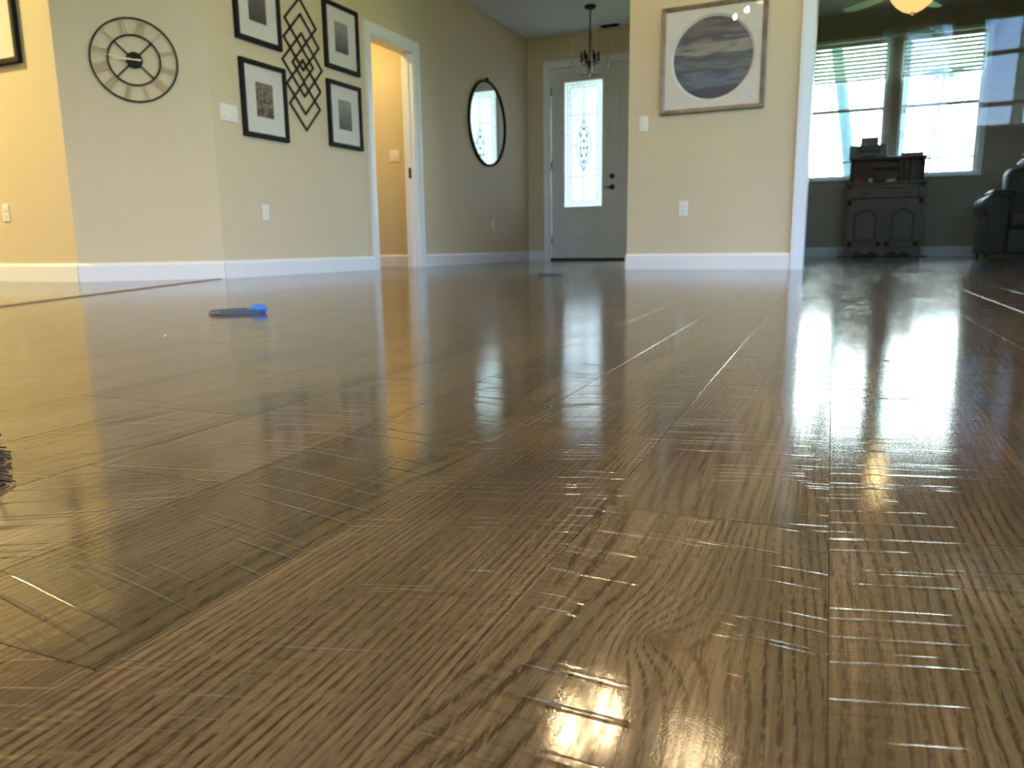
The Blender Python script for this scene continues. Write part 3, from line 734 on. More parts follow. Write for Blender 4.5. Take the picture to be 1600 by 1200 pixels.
for i, s_ in enumerate(NUM):
    th = math.radians(15+30*i); b = MB(); ws = {'I': .013, 'V': .024, 'X': .026}; tot = sum(ws[c] for c in s_); x = -tot/2
    def st(xa, ra, xb, rb, w):
        P = []
        for (xx, rr) in ((xa-w/2, ra), (xa+w/2, ra), (xb+w/2, rb), (xb-w/2, rb)):
            P.append((rr*math.sin(th)+xx*math.cos(th), rr*math.cos(th)-xx*math.sin(th)))
        vs = [(p[0], -.014, p[1]) for p in P]+[(p[0], -.011, p[1]) for p in P]
        b.add(vs, [(0, 1, 2, 3), (7, 6, 5, 4), (0, 4, 5, 1), (1, 5, 6, 2), (2, 6, 7, 3), (3, 7, 4, 0)])
    for c in s_:
        w = ws[c]; xm = x+w/2
        if c == 'I': st(xm, .156, xm, .250, .004)
        elif c == 'V': st(xm, .156, x+.003, .250, .0045); st(xm, .156, x+w-.003, .250, .003)
        else: st(x+.003, .156, x+w-.003, .250, .0045); st(x+w-.003, .156, x+.003, .250, .003)
        x += w
    b.build('numeral', GOLD, cl)
for nm, ang, ln_, wd in (('minute_hand', 278, .20, .0055), ('hour_hand', 271, .125, .009)):
    th = math.radians(ang); d = Vector((math.sin(th), 0, math.cos(th))); n_ = Vector((d.z, 0, -d.x)); y = -.031 if nm[0] == 'm' else -.0285
    P = [-d*.04-n_*wd*.4, -d*.04+n_*wd*.4, d*ln_+n_*wd*.2, d*ln_-n_*wd*.2]
    b = MB(); b.add([(p.x, y, p.z) for p in P]+[(p.x, y+.0015, p.z) for p in P], [(0, 1, 2, 3), (7, 6, 5, 4), (0, 4, 5, 1), (1, 5, 6, 2), (2, 6, 7, 3), (3, 7, 4, 0)]); b.build(nm, BRASS, cl)

# round mirror on the foyer wall
t = thing('round_mirror', 'round wall mirror with a thin black rim on the foyer wall', 'mirror', (-4, 8.165, 1.578), PI/2)
b = MB(); b.tube(circ(.463, -.024), .012, 10, True); b.lathe([(.46, 0), (.474, .0), (.474, .026), (.455, .03)], 64, MR); b.build('rim', BLACKMETAL, t)
b = MB(); b.lathe([(0, .018), (.445, .018), (.455, .014), (.455, .003), (0, .003)], 64, MR, smooth=False); b.build('mirror_glass', MIRROR, t)
b = MB(); b.box(-.02, .02, -.03, 0, .455, .50, bev=.004); b.build('bracket', BLACKMETAL, t)

# ------------------------------------------------------------------ foyer chandelier, vent
ch = thing('cage_chandelier', 'open metal cage chandelier with candle lights hanging in the foyer', 'chandelier', (-2.83, 8.39, 2.75))
b = MB(); b.lathe([(0, 0), (.062, 0), (.065, -.012), (.05, -.03), (.012, -.034), (0, -.034)], 28); b.build('canopy', BLACKMETAL, ch)
b = MB(); b.tube([(0, 0, -.03), (0, 0, -.26)], .0065, 8); b.sphere((0, 0, -.25), .014, 10); b.build('rod', BLACKMETAL, ch)
b = MB(); b.tube([(0, 0, -.24), (0, 0, -.62)], .009, 8); b.sphere((0, 0, -.62), .028, 14); b.lathe([(0, -.60), (.05, -.595), (.06, -.585), (.04, -.57), (0, -.565)], 20); b.build('centre_stem', BRONZE, ch)
for q in range(4):
    a = 2*PI*q/4+.42; c, s = math.cos(a), math.sin(a)
    prof = [(.012, -.25), (.03, -.262), (.07, -.275), (.13, -.30), (.18, -.34), (.20, -.40), (.20, -.62), (.195, -.635), (.165, -.648), (.14, -.675), (.13, -.70), (.09, -.712), (.01, -.715)]
    b = MB(); b.tube([(r*c, r*s, z) for r, z in prof], .0085, 8); b.build('cage_strap', STEEL, ch)
for q in range(6):
    a = 2*PI*q/6+.2; c, s = math.cos(a)*.092, math.sin(a)*.092
    b = MB(); b.tube([(0, 0, -.60), (c*.5, s*.5, -.612), (c, s, -.585), (c, s, -.565)], .005, 8); b.lathe([(0, -.57), (.02, -.565), (.022, -.558), (0, -.556)], 14, Matrix.Translation((c, s, 0))); arm = b.build('arm', BRONZE, ch)
    b = MB(); b.tube([(c, s, -.56), (c, s, -.475)], .0125, 12); b.build('candle_sleeve', BLACKMETAL, arm)
    b = MB(); b.lathe([(.004, -.475), (.014, -.458), (.015, -.445), (.008, -.425), (.001, -.405)], 12, Matrix.Translation((c, s, 0))); b.build('candle_bulb', GLASS, arm)
t = thing('ceiling_vent', 'dark ceiling air vent near the front door', 'vent', (-2.864, 9.22, 2.75))
b = MB(); b.frame(-.12, .12, -.07, .07, .018, -.008, 0); f_ = b.build('vent_frame', DOORP, t); f_.rotation_euler = (-PI/2, 0, 0)
b = MB(); b.box(-.10, .10, -.05, .05, -.003, 0)
for i in range(5): b.box(-.10, .10, -.042+.02*i, -.036+.02*i, -.008, -.002)
b.build('louvres', RUBBER, t)

# chandelier of the great room, above the view: its lit bulbs mirror in picture glass and floor
gc = thing('bulb_chandelier', 'bronze two-arm chandelier with bare lit bulbs hanging above the near floor', 'chandelier', (-1.225, 3.65, 3.8))
b = MB(); b.lathe([(0, 0), (.07, 0), (.07, -.02), (.02, -.04), (0, -.04)], 24); b.build('canopy', BRONZE, gc)
b = MB(); b.tube([(0, 0, -.03), (0, 0, -1.42)], .008, 8); b.sphere((0, 0, -1.42), .04, 14); b.build('rod', BRONZE, gc)
for q in range(2):
    a = math.atan2(.105, .0735)+q*PI; c, s = math.cos(a)*.128, math.sin(a)*.128
    b = MB(); b.tube([(0, 0, -1.40), (c*.6, s*.6, -1.46), (c, s, -1.43), (c, s, -1.40)], .007, 8); arm = b.build('arm', BRONZE, gc)
    b = MB(); b.sphere((c, s, -1.355), .019, 14, sq=(1, 1, 1.3)); b.build('bulb', BULB, arm)
# flush dome light whose glare shows on the nearest plank
t = thing('flush_dome_light', 'lit round frosted dome light on the ceiling above the nearest planks', 'ceiling light', (-.95, 5.35, HG))
b = MB(); b.lathe([(0, 0), (.27, 0), (.27, -.03), (.24, -.035), (0, -.035)], 36); b.build('canopy', BRONZE, t)
b = MB(); b.lathe([(.24, -.03), (.23, -.07), (.18, -.11), (.10, -.135), (.002, -.14)], 36); b.build('dome', DOMEM, t)

# recessed lights of the great room (left part) and the hall
def downlight(loc, label, power, col=WARM):
    t = thing('recessed_light', label, 'ceiling light', loc)
    b = MB(); b.lathe([(.075, 0), (.095, 0), (.095, -.006), (.075, -.006)], 28); b.build('trim_ring', TRIM, t)
    b = MB(); b.lathe([(0, -.002), (.074, -.002)], 28); b.build('lens', emis('warm_lens', (1, .7, .35), 12), t)
    l = bpy.data.lights.new('recessed_lamp', 'SPOT'); l.energy = power; l.color = col; l.spot_size = 2.6; l.spot_blend = .6; l.shadow_soft_size = .07
    o = bpy.data.objects.new('recessed_lamp', l); COL.objects.link(o); o.location = (loc[0], loc[1], loc[2]-.03)
YEL = (1.0, .80, .32)
downlight((-6.9, 1.7, HG), 'lit recessed ceiling light over the far left room, further back', 1050, YEL)
downlight((-7.2, -.3, HG), 'lit recessed ceiling light over the far left room, nearer', 200, YEL)
downlight((-1.6, -.9, HG), 'added recessed fill light behind the viewer over the sliding doors', 900, WARM2)  # unseen lamp added to warm the clock wall
downlight((1.4, -.6, HG), 'added recessed fill light behind the viewer over the tall windows', 260, WARM2)  # unseen lamp added to brighten the great room walls
downlight((-4.9, 5.9, HF), 'lit recessed ceiling light in the small hall', 125, (1, .74, .27))

# ------------------------------------------------------------------ floor items
GRD = STRIPW
t = MB(); p0 = Vector((-2.45, .865)); p1 = Vector((-3.985, 3.93)); d = (p1-p0).normalized(); n_ = Vector((-d.y, d.x))*.017
t.vprism([tuple(p0-n_), tuple(p0+n_), tuple(p1+n_), tuple(p1-n_)][::-1], -.001, .004)
bevel(struct('trim_8', t, GRD), .002)
def floor_disc(loc, label, tape):
    t = thing('floor_outlet_cover', label, 'floor outlet cover', loc)
    b = MB(); b.lathe([(0, .004), (.078, .004), (.080, .010), (.086, .010), (.090, .001), (.090, 0), (0, 0)], 40); b.build('metal_rim', DARKDISC, t)
    b = MB(); b.lathe([(0, .009), (.060, .009), (.078, .0085), (.079, .0035), (0, .003)], 40); b.build('cap', DARKDISC, t)
    if tape:
        b = MB(); b.sphere((.055, .045, .012), .034, 16, sq=(1, .7, .45)); b.box(.02, .075, .02, .065, .009, .012, bev=.002); b.build('blue_tape', TAPE, t)
        b = MB(); b.sphere((-.005, -.078, .006), .006, 10); b.build('glint_bead', STEEL, t)  # steel bead added for the white glint on the rim
    return t
floor_disc((-1.782, 1.818, 0), 'round dark floor outlet cover with bright blue tape in the nearer foreground', True).scale = (.93, .93, 1)
floor_disc((-1.92, 4.866, 0), 'small dark round floor outlet cover farther off, near the entry door', False)
# bristly brush end entering at the left edge of view
br = thing('scrub_brush', 'dark brown bristly brush end just entering the left edge of the floor', 'brush', (-.737, .424, 0))
E0, E1 = Vector((-.055, .030, 0)), Vector((.075, -.045, 0)); ed = (E1-E0).normalized(); en = Vector((ed.y, -ed.x, 0))   # en points away from the view
if en.x > 0: en = -en
b = MB(); Mb = Matrix.Translation((E0+E1)/2+en*.045) @ Matrix.Rotation(math.atan2(ed.y, ed.x), 4, 'Z')
b.box(-.08, .08, -.018, .018, .012, .030, Mb, bev=.006); b.build('brush_back', wood('dark_walnut', (.03, .015, .01), (.06, .03, .018)), br)
b = MB(); rr = random.Random(3)
for i in range(260):
    t_ = rr.random(); p = E0.lerp(E1, t_)+en*(.03+.03*rr.random()); q = p-en*(.03+.022*rr.random())+ed*(rr.random()-.5)*.02
    b.tube([p+Vector((0, 0, .018)), p.lerp(q, .5)+Vector((0, 0, .011+.006*rr.random())), q+Vector((0, 0, .001+.004*rr.random()))], .0009, 4)
for k, dz in ((0, 0), (1, .006)):
    b.tube([(-.06, .03, .022), (-.04, .025-.004*k, .040-dz), (.012-.014*k, .0-.002*k, .047-dz*1.3), (.035-.016*k, -.011, .044-dz*1.5), (.046-.016*k, -.015, .038-dz*1.5)], .0009, 5)
b.build('bristles', mat('dark_bristle', (.03, .015, .008), .6), br)

# ------------------------------------------------------------------ den window
def window(name, x0, x1):
    w = bpy.data.objects.new(name, None); COL.objects.link(w); w.location = (x0, 11.0, 1.0); w['kind'] = 'structure'
    W = x1-x0; H = 1.66
    b = MB(); b.frame(0, W, 0, H, .035, .03, .10)
    b.box(.03, W-.03, .03, .075, .82, .86); b.box(.03, W-.03, .045, .065, .19, .215); b.build('window_frame', TRIM, w)
    b = MB(); b.box(.03, W-.03, .055, .059, .03, H-.03); b.build('pane', GLASS, w)
    return w
window('window_1', -.70, .187); window('window_2', .339, 1.225)
b = MB(); b.box(-.76, 1.29, 10.955, 11.02, .965, 1.0, bev=.004); b.box(-.76, -.70, 10.985, 11.0, 1.0, 2.70); b.box(1.225, 1.285, 10.985, 11.0, 1.0, 2.70); b.box(-.76, 1.285, 10.985, 11.0, 2.66, 2.70); struct('trim_9', b, TRIM)
SLAT = None
def slat_mat():
    m = bpy.data.materials.new('translucent_white_slat'); m.use_nodes = True; nt = m.node_tree; nt.nodes.clear()
    o = nt.nodes.new('ShaderNodeOutputMaterial'); d_ = nt.nodes.new('ShaderNodeBsdfDiffuse'); t_ = nt.nodes.new('ShaderNodeBsdfTranslucent'); mx = nt.nodes.new('ShaderNodeMixShader')
    d_.inputs[0].default_value = (.75, .78, .74, 1); t_.inputs[0].default_value = (.62, .78, .68, 1); mx.inputs[0].default_value = .16
    nt.links.new(d_.outputs[0], mx.inputs[1]); nt.links.new(t_.outputs[0], mx.inputs[2]); nt.links.new(mx.outputs[0], o.inputs[0]); return m
SLAT = slat_mat()
def blind(x0, x1, label):
    t = thing('window_blind', label, 'blind', (x0, 10.955, 2.64), 0, 'half raised blinds in the den window')
    W = x1-x0
    b = MB(); b.box(0, W, -.02, .03, -.05, 0, bev=.004); b.build('headrail', TRIM, t)
    n = 8
    for i in range(n):
        z = -.08-.047*i; b = MB(); M = Matrix.Translation((W/2, .005, z)) @ Matrix.Rotation(math.radians(66), 4, 'X')
        b.box(-W/2+.004, W/2-.004, -.024, .024, -.0014, .0014, M); b.build('slat', SLAT, t)
    b = MB(); b.box(.002, W-.002, -.022, .026, -.465, -.44, bev=.004); b.build('bottom_rail', TRIM, t)
    for x in (.08, W-.08):
        b = MB(); b.tube([(x, -.024, -.03), (x, -.024, -.45)], .0018, 5); b.build('cord', TRIM, t)
    b = MB(); b.tube([(.05, -.03, -.04), (.052, -.03, -.85)], .0028, 6); b.lathe([(.003, -.89), (.011, -.885), (.010, -.86), (.003, -.84)], 10, Matrix.Translation((.052, -.03, 0))); b.build('tilt_wand', LEAD, t)
blind(-.695, .18, 'half raised white slat blind in the left den window pane')
blind(.345, 1.22, 'half raised white slat blind in the right den window pane')

# ------------------------------------------------------------------ den ceiling fan
fn = thing('ceiling_fan', 'den ceiling fan with a lit amber glass bowl light', 'ceiling fan', (.306, 8.3, HD))
b = MB(); b.lathe([(0, 0), (.07, 0), (.06, -.05), (.015, -.07), (.015, -.38), (.04, -.40), (.11, -.42), (.12, -.50), (.10, -.55), (.06, -.57), (0, -.58)], 28); b.build('motor', BRONZE, fn)
BLADE = wood('grey_fan_blade', (.36, .36, .33), (.5, .5, .46))
for q in range(5):
    a = math.radians(137+72*q); M = Matrix.Rotation(a, 4, 'Z')
    b = MB(); b.box(.08, .24, -.02, .02, -.545, -.535, M, bev=.003)
    ir = b.build('blade_iron', BRONZE, fn)
    b = MB(); poly = [(.18, -.05), (.30, -.062), (.62, -.072), (.70, -.06), (.73, -.02), (.73, .02), (.70, .06), (.62, .072), (.30, .062), (.18, .05)]
    b.vprism(poly, -.556, -.548, M @ Matrix.Rotation(.14, 4, 'X')); b.build('fan_blade', BLADE, fn)
b = MB(); prof = []
vs = []; fs = []; n = 60; rings = [(.17, -.60, .012), (.178, -.615, .014), (.168, -.64, .010), (.135, -.685, .006), (.09, -.720, .003), (.045, -.742, 0), (.002, -.748, 0)]
for r, z, w in rings:
    for k in range(n):
        a = 2*PI*k/n; rr_ = r+w*math.cos(10*a); vs.append((rr_*math.cos(a), rr_*math.sin(a), z))
for i in range(len(rings)-1):
    for k in range(n): fs.append((i*n+k, i*n+(k+1) % n, (i+1)*n+(k+1) % n, (i+1)*n+k))
b.add(vs, fs, None, True); b.build('glass_bowl', BOWL, fn)
b = MB(); b.lathe([(0, -.742), (.016, -.745), (.014, -.757), (.007, -.765), (0, -.768)], 14); b.lathe([(.02, -.575), (.175, -.585), (.18, -.60), (.17, -.604)], 30); b.build('finial', BRONZE, fn)
lamp('den_fan_light', (.306, 8.3, 2.19), 6, WARM2, .08)

# ------------------------------------------------------------------ secretary desk
dk = thing('secretary_desk', 'tall grey-brown oak secretary desk with cubbies under the den window', 'desk', (.235, 10.6, 0))
X0, X1 = -.405, .43
b = MB(); b.box(X0, X0+.03, .01, .36, 0.0, .875); b.box(X1-.03, X1, .01, .36, 0.0, .875); b.box(X0, X1, .34, .36, .05, .875); b.box(X0, X1, .01, .36, .10, .125)
b.box(X0, X1, .0, .03, .63, .70); b.box(X0, X1, .0, .03, .83, .875); b.box(X0, X0+.045, 0, .03, .1, .875); b.box(X1-.045, X1, 0, .03, .1, .875); b.box(-.018, .048, 0, .03, .1, .64)
b.build('body', OAK, dk)
# scalloped plinth
poly = [(X0-.01, 0), (X0+.09, 0)]
for i in range(9):
    t_ = i/8; poly.append((X0+.09+.29*t_*1.0, .015+.04*abs(math.sin(PI*2*t_))))
poly += [(.0, .0), (.03, 0)]
for i in range(9):
    t_ = i/8; poly.append((.06+.27*t_, .015+.04*abs(math.sin(PI*2*t_))))
poly += [(X1-.09, 0), (X1+.01, 0), (X1+.01, .105), (X0-.01, .105)]
pts = [poly[0]]
for q_ in poly[1:]:
    if (q_[0]-pts[-1][0])**2+(q_[1]-pts[-1][1])**2 > 1e-6: pts.append(q_)
b = MB(); b.prism(pts, -.012, .01); b.build('plinth', OAK, dk)
b = MB(); b.box(X0-.04, X1+.04, -.03, .37, .875, .900, bev=.006); b.build('desk_top', OAK, dk)
b = MB(); b.box(X0+.05, X1-.05, -.012, .0, .71, .825, bev=.005); dr = b.build('drawer', OAK, dk)
for x in (-.215, .235):
    b = MB(); b.box(x-.055, x+.055, -.016, -.012, .760, .782, bev=.002); b.tube([(x-.045, -.016, .772), (x-.04, -.03, .765), (x+.04, -.03, .765), (x+.045, -.016, .772)], .0035, 6); b.build('handle', BRONZE, dr)
for sx_, xa, xb in ((-1, X0+.02, -.005), (1, .035, X1-.02)):
    z0, z1 = .125, .63; w = xb-xa
    b = MB(); b.box(xa, xa+.055, -.014, .004, z0, z1-.12); b.box(xb-.055, xb, -.014, .004, z0, z1-.12); b.box(xa, xb, -.014, .004, z0, z0+.055)
    # arched top rail
    def arch(t_): return z1-.105+.055*math.sin(PI*t_)**1.3
    pol = [(xa, z1), (xa, z1-.12), (xa+.055, z1-.12)]+[(xa+.055+(w-.11)*i/12, arch(i/12)) for i in range(13)]+[(xb-.055, z1-.12), (xb, z1-.12), (xb, z1)]
    pol = pol[::-1] if False else pol
    b.prism(pol, -.014, .004); dd = b.build('door', OAK, dk)
    pol2 = [(xa+.058, z0+.058), (xb-.058, z0+.058)]+[(xa+.058+(w-.116)*(1-i/12), arch(1-i/12)-.004) for i in range(13)]
    b = MB(); b.prism(pol2, -.004, .003); b.build('panel_recess', OAKDARKSHADE, dd)  # groove shade painted in with the darker oak
    b = MB()
    pol3 = [(xa+.085, z0+.085), (xb-.085, z0+.085)]+[(xa+.085+(w-.17)*(1-i/12), arch(1-i/12)-.032) for i in range(13)]
    b.prism(pol3, -.013, -.003); b.build('raised_panel', OAK, dd)
    hx = xb-.028 if sx_ < 0 else xa+.028
    b = MB(); b.box(hx-.006, hx+.006, -.017, -.014, .34, .43, bev=.003); b.tube([(hx, -.018, .35), (hx, -.032, .36), (hx, -.032, .41), (hx, -.018, .42)], .0035, 6); b.build('handle', BRONZE, dd)
# hutch with pigeonholes
b = MB(); hz0, hz1 = .900, 1.205; yb = .36
b.box(X0, X0+.02, .10, yb, hz0, hz1); b.box(X1-.02, X1, .10, yb, hz0, hz1); b.box(X0, X1, yb-.012, yb, hz0, hz1); b.box(X0-.02, X1+.02, .08, yb+.005, hz1-.022, hz1, bev=.004)
for x in (-.35, -.285, -.22, -.155): b.box(x-.006, x+.006, .13, yb, hz0+.01, hz1-.02)
for x in (.165, .225, .285): b.box(x-.006, x+.006, .13, yb, hz0+.01, hz1-.02)
b.box(-.15, .16, .12, yb, 1.085, 1.10); b.box(-.15, .16, .12, yb, .99, 1.0); b.box(-.13, -.12, .12, yb, hz0, 1.09); b.build('hutch', OAKDARKSHADE, dk)  # dark interior shade put into the hutch colour
b = MB(); b.box(-.10, .15, .11, .125, .935, .985, bev=.004); b.build('hutch_drawer', OAKDARKSHADE, dk)

# printer etc on the desk
GREYP = mat('grey_printer_plastic', (.16, .17, .18), .45); DARKP = mat('dark_printer_plastic', (.03, .035, .045), .4)
pr = thing('printer', 'grey desktop printer on top of the secretary desk hutch', 'printer', (.255-.235+.0, 10.78, 1.205))
b = MB(); b.box(-.21, -.11, -.08, .15, 0, .155, bev=.01); b.box(.13, .215, -.08, .15, 0, .165, bev=.01); b.box(-.12, .14, -.05, .15, 0, .15, bev=.01); b.build('body', GREYP, pr)
b = MB(); b.box(-.10, .125, -.085, -.04, .07, .16, bev=.01); b.build('front_panel', DARKP, pr)
b = MB(); b.box(-.09, .115, .06, .085, .14, .262, bev=.006); b.build('paper_tray', GREYP, pr)
b = MB(); b.box(-.07, .09, -.14, -.05, .02, .03, bev=.004); b.build('output_tray', GREYP, pr)
t = MB(); t.box(-.12, .12, -.10, .10, 0, .045, bev=.005); o = tag(t.build('flat_box', mat('slate_box', (.10, .13, .17), .5), None), 'flat slate grey box on the desk hutch, right of the printer', 'box'); o.location = (.515, 10.84, 1.205); o.rotation_euler = (0, 0, .05)
t = MB(); t.box(-.06, .06, -.04, .06, 0, .012, bev=.002); t.box(-.05, .05, -.03, .05, .012, .02, bev=.002); o = tag(t.build('paper_stack', MATBOARD, None), 'small white paper stack between the printer and the flat box', 'paper'); o.location = (.31, 10.82, 1.205)
t = MB(); t.box(-.055, .055, -.03, .03, 0, .045, bev=.004); o = tag(t.build('red_box', mat('red_card', (.18, .02, .02), .5), None), 'small red box on the left of the desk top', 'box'); o.location = (-.06, 10.65, .900)
t = MB(); t.lathe([(0, 0), (.022, 0), (.026, .05), (.023, .05), (.02, .005), (0, .005)], 18); o = tag(t.build('white_cup', PLASTIC, None), 'small white cup on the desk top left of the papers', 'cup'); o.location = (.07, 10.66, .900)
t = MB(); t.box(-.05, .04, -.04, .03, 0, .012, bev=.002); t.box(-.03, .055, -.03, .035, .012, .03, Matrix.Rotation(.3, 4, 'Z'), bev=.003); o = tag(t.build('crumpled_papers', mat('bright_paper', (.85, .85, .86), .7), None), 'bright white papers on the middle of the desk top', 'paper'); o.location = (.29, 10.64, .900)
t = MB(); t.box(-.50, .50, -.12, .35, 0, .008, bev=.003); o = tag(t.build('floor_mat', RUBBER, None), 'thin dark mat under the secretary desk', 'mat'); o.location = (.25, 10.62, .0)
dk.location.z = .008
for nm in ('red_box', 'white_cup', 'crumpled_papers', 'printer', 'flat_box', 'paper_stack'): bpy.data.objects[nm].location.z += .008

# ------------------------------------------------------------------ recliner in the den
rc = thing('recliner', 'dark navy leather recliner with rolled arms at the right edge', 'armchair', (1.17, 9.6, 0))
def soft(name, x0, x1, y0, y1, z0, z1, r, parent, m=NAVY, seg=4):
    b = MB(); b.box(x0, x1, y0, y1, z0, z1); o = b.build(name, m, parent)
    bv = o.modifiers.new('bevel', 'BEVEL'); bv.width = r; bv.segments = seg
    o.data.polygons.foreach_set('use_smooth', [True]*len(o.data.polygons)); return o
def armshape(name, x0, flip):
    pol = [(.03, .035), (.24, .035), (.25, .50)]
    for i in range(13):
        a = -.3+(PI+.9)*i/12; pol.append((.125+.135*math.cos(a), .56+.115*math.sin(a)))
    pol.append((.055, .42))
    if flip: pol = [(.26-x, z) for x, z in pol][::-1]
    b = MB(); b.prism([(x+x0, z) for x, z in pol], 0, .80); o = b.build(name, NAVY, rc); bevel(o, .02, 3)
    o.data.polygons.foreach_set('use_smooth', [True]*len(o.data.polygons)); return o
armshape('armrest', 0, False); armshape('armrest', .80, True)
soft('arm_pad', .06, .30, .02, .55, .60, .72, .045, rc); soft('arm_pad', .78, 1.0, .02, .55, .60, .72, .045, rc)
soft('seat_cushion', .25, .81, -.01, .62, .30, .50, .06, rc); soft('front_skirt', .25, .81, .02, .7, .035, .31, .03, rc)
soft('backrest', .26, .82, .55, .86, .38, .98, .09, rc)
for x in (.06, .95):
    for y in (.05, .72):
        b = MB(); b.lathe([(.02, 0), (.028, .045), (0, .045)], 14, Matrix.Translation((x+.02, y+.02, 0))); b.lathe([(0, 0), (.02, 0)], 14, Matrix.Translation((x+.02, y+.02, 0))); b.build('leg', OAKDARKSHADE, rc)
b = MB(); b.sphere((0, 0, 0), .14, 20, sq=(1.2, .9, .30)); b.sphere((-.08, -.02, .02), .07, 14, sq=(1, 1, .5)); b.sphere((.07, .02, .02), .07, 14, sq=(1, 1, .6)); o = tag(b.build('white_blanket', mat('white_fleece', (.7, .72, .74), .9, bump=.01, bscale=60), None), 'crumpled white blanket over the back of the navy recliner', 'blanket'); o.location = (1.71, 10.31, 1.024)
b = MB(); b.sphere((0, 0, 0), .10, 18, sq=(1.4, .7, .35)); o = tag(b.build('orange_cushion', mat('orange_fabric', (.40, .13, .03), .85), None), 'small orange cushion lying on the white blanket', 'cushion'); o.location = (1.72, 10.31, 1.122)
b = MB(); b.sphere((0, 0, 0), .08, 16, sq=(1.3, .7, .6)); o = tag(b.build('teal_cushion', mat('teal_grey_fabric', (.05, .09, .11), .85), None), 'small grey-teal cushion on top of the orange cushion', 'cushion'); o.location = (1.74, 10.31, 1.206)

# ------------------------------------------------------------------ back windows behind the camera
def back_window(name, x0, x1, z0, z1, bars, mull=(), side=False):
    w = bpy.data.objects.new(name, None); COL.objects.link(w); w.location = (4.0, x1, z0) if side else (x0, YB, z0); w['kind'] = 'structure'
    if side: w.rotation_euler = (0, 0, -PI/2)
    W = x1-x0; H = z1-z0
    b = MB(); s_ = -1 if side else 1
    b.frame(0, W, 0, H, .035, *((.03, .08) if side else (-.08, -.03)))
    for z, t_ in bars: b.box(.03, W-.03, -.075*s_, -.035*s_, z-z0-t_/2, z-z0+t_/2)
    for x in mull: b.box(x-x0-.03, x-x0+.03, -.08*s_, -.03*s_, .03, H-.03)
    b.build('window_frame', TRIM, w)
    b = MB(); b.box(.03, W-.03, -.058*s_, -.054*s_, .03, H-.03); b.build('pane', GLASS, w)
for i, (a, c) in enumerate(TW): back_window('window_%d' % (i+3), a, c, 1.95, 3.59, ((3.06, .07), (2.29, .07)))
back_window('door_4', -2.9, -1.7, 0, 2.3, ())
for i, (a, c) in enumerate(((-.2, 2.2), (2.7, 5.1))):
    back_window('window_%d' % (i+7), a, c, .1, 2.5, ((2.0, .05),), ((a+c)/2,), True)

# ------------------------------------------------------------------ outdoors
GRASS = mat('lawn_grass', (.13, .32, .06), .9, var=.3, nscale=3)
LEAF = mat('shrub_leaves', (.10, .28, .08), .6, var=.35, nscale=6)
PALMLEAF = mat('palm_leaf', (.05, .13, .05), .5, var=.25, nscale=5)
BARK = mat('palm_bark', (.17, .19, .17), .85, var=.3, nscale=8, bump=.01, bscale=12)
b = MB(); b.box(-40, 40, 11.12, 70, -.25, -.16); struct('ground_front', b, GRASS)
b = MB(); b.box(-40, 40, -60, YB-.12, -.25, -.16); b.box(4.12, 40, YB-.12, 11.12, -.25, -.16); struct('ground_back', b, GRASS)
STUCCO = mat('grey_stucco', (.12, .125, .13), .9, bump=.004, bscale=60)
CREAM = mat('cream_porch_ceiling', (.40, .33, .18), .8)
b = MB(); b.box(-9.5, -3.75, 12.6, 12.8, -.16, 3.6); b.box(-9.5, -9.3, 9.5, 12.6, -.16, 3.6); struct('wall_added_dimmer', b, STUCCO)  # unseen wing wall added to dim the view through the door glass
b = MB(); b.box(-9.5, -2.95, 9.5, 12.8, 2.72, 2.9); struct('ceiling_porch', b, CREAM)
b = MB(); b.box(-9.3, -2.95, 9.5, 12.6, -.16, -.05); struct('floor_porch', b, STUCCO)
def palm(name, label, base, lean, h, r, seed, group):
    rn = random.Random(seed); t = thing(name, label, 'palm tree', base, 0, group)
    pts = []; rs = []
    for i in range(40):
        k = i/39; pts.append((lean[0]*k**1.3, lean[1]*k, h*k)); rs.append(r*(1.25-.45*k)*(1+.07*(i % 2)))
    b = MB(); b.tube(pts, rs, 12); b.build('trunk', BARK, t)
    top = Vector(pts[-1]); b = MB()
    for q in range(18):
        az = 2*PI*q/18+rn.random()*.3; el = rn.uniform(-.2, 1.0); Ln = rn.uniform(1.5, 2.1)
        P = []
        for i in range(12):
            k = i/11; P.append(top+Vector((math.cos(az)*Ln*k*math.cos(el*.6), math.sin(az)*Ln*k*math.cos(el*.6), Ln*(math.sin(el)*k-1.0*k*k))))
        b.tube(P, [.02*(1-i/13) for i in range(12)], 5)
        side = Vector((-math.sin(az), math.cos(az), 0))
        for i in range(1, 12):
            for sub in (0, .5):
                if i+sub > 11: continue
                pp = P[i].lerp(P[min(i+1, 11)], sub)
                for s_ in (1, -1):
                    ln_ = .42*(1-.5*i/11); tip = pp+side*s_*ln_*.8+Vector((0, 0, -ln_*.55))+(P[i]-P[i-1])*.8
                    dn = (P[i]-P[i-1]).normalized()*.022
                    n0 = len(b.v); b.add([pp-dn, pp+dn, tip], [(0, 1, 2)])
    b.build('fronds', PALMLEAF, t)
palm('palm_tree', 'leaning palm trunk outside the left den window pane', (-.10, 16.5, -.16), (-.95, .0), 6.2, .10, 1, 'palms outside the den window')
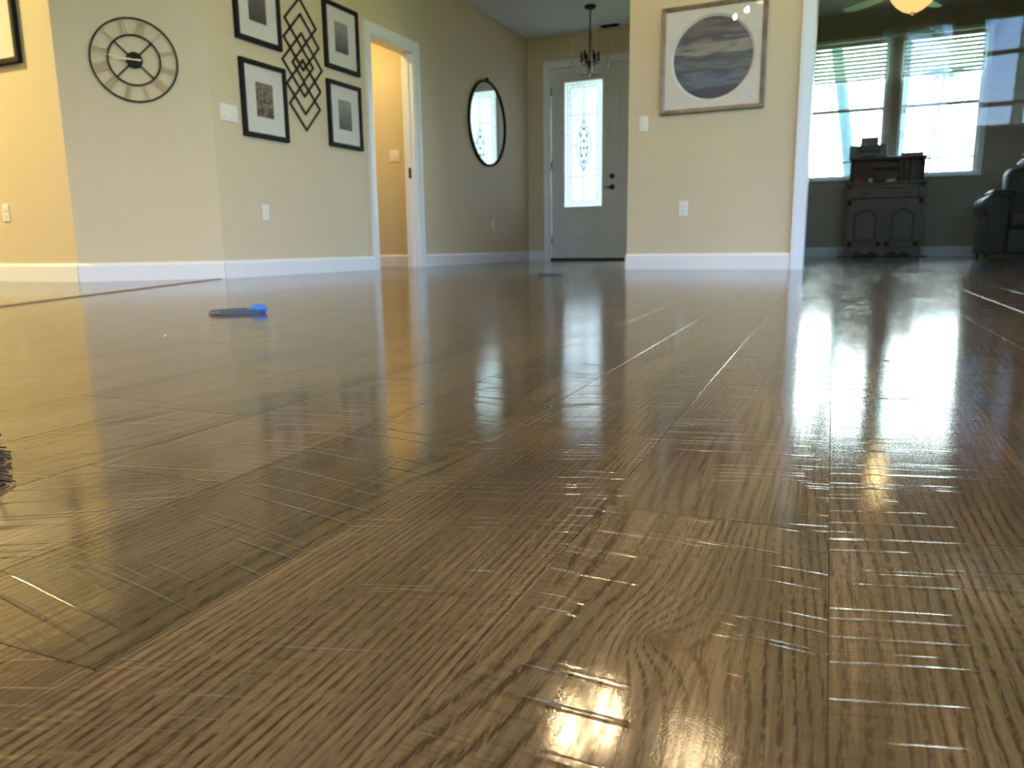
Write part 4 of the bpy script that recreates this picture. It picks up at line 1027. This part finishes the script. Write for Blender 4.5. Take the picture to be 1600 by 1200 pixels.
palm('palm_tree', 'ringed palm trunk outside near the middle of the den window', (.66, 21.5, -.16), (.12, 0), 7.6, .13, 2, 'palms outside the den window')
palm('palm_tree', 'distant palm crown showing through the right den window pane', (2.0, 34, -.16), (.5, 0), 6.4, .05, 5, 'palms outside the den window')
palm('palm_tree', 'palm tree behind the viewer, mirrored in the middle of the den glass', (.30, -8.5, -.16), (.1, 0), 5.0, .12, 3, 'palms mirrored in the den glass')
palm('palm_tree', 'palm tree behind the viewer, mirrored at the right edge of the den glass', (3.6, -13, -.16), (.1, 0), 7.2, .14, 4, 'palms mirrored in the den glass')
def bush(label, c, r, seed, group, sq=(1, 1, .8)):
    rn = random.Random(seed); b = MB(); b.sphere((0, 0, 0), .82, 14, sq=sq)
    for i in range(700):
        th = rn.random()*2*PI; ph = math.acos(rn.uniform(-.3, 1)); k = rn.uniform(.8, 1.08)
        p = Vector((math.sin(ph)*math.cos(th)*sq[0], math.sin(ph)*math.sin(th)*sq[1], math.cos(ph)*sq[2]))*k
        d1 = Vector((rn.gauss(0, 1), rn.gauss(0, 1), rn.gauss(0, 1))).normalized(); d2 = p.cross(d1).normalized()
        b.add([p-d2*.03, p+d1*.09, p+d2*.03, p-d1*.05], [(0, 1, 2, 3)])
    o = b.build('leafy_shrub', LEAF, None); o.scale = (r, r, r); o.location = c; tag(o, label, 'shrub', group); return o
bush('leafy green shrub outside the lower right corner of the den window', (1.55, 13.4, .55), .75, 1, 'shrubs outside the den window')
bush('low green shrub outside below the left den window pane', (-1.3, 14.0, .45), .7, 2, 'shrubs outside the den window')
bush('low green shrub outside behind the secretary desk', (.1, 13.9, .35), .55, 3, 'shrubs outside the den window')
for i, (x, y, r) in enumerate(((3.4, -18.5, 1.9), (8.0, -18.2, 2.2), (.2, -18.5, 1.1), (-3.6, -15, 1.6), (-8.0, -15.5, 1.9))):
    bush(['round tree mirrored at the right edge of the den glass', 'larger round tree behind the viewer to the right', 'small round tree behind the viewer beyond the palm',
          'round tree behind the viewer outside the sliding doors', 'larger round tree behind the viewer at the far left'][i], (x, y, r*.62), r, 10+i, 'trees in the back garden')
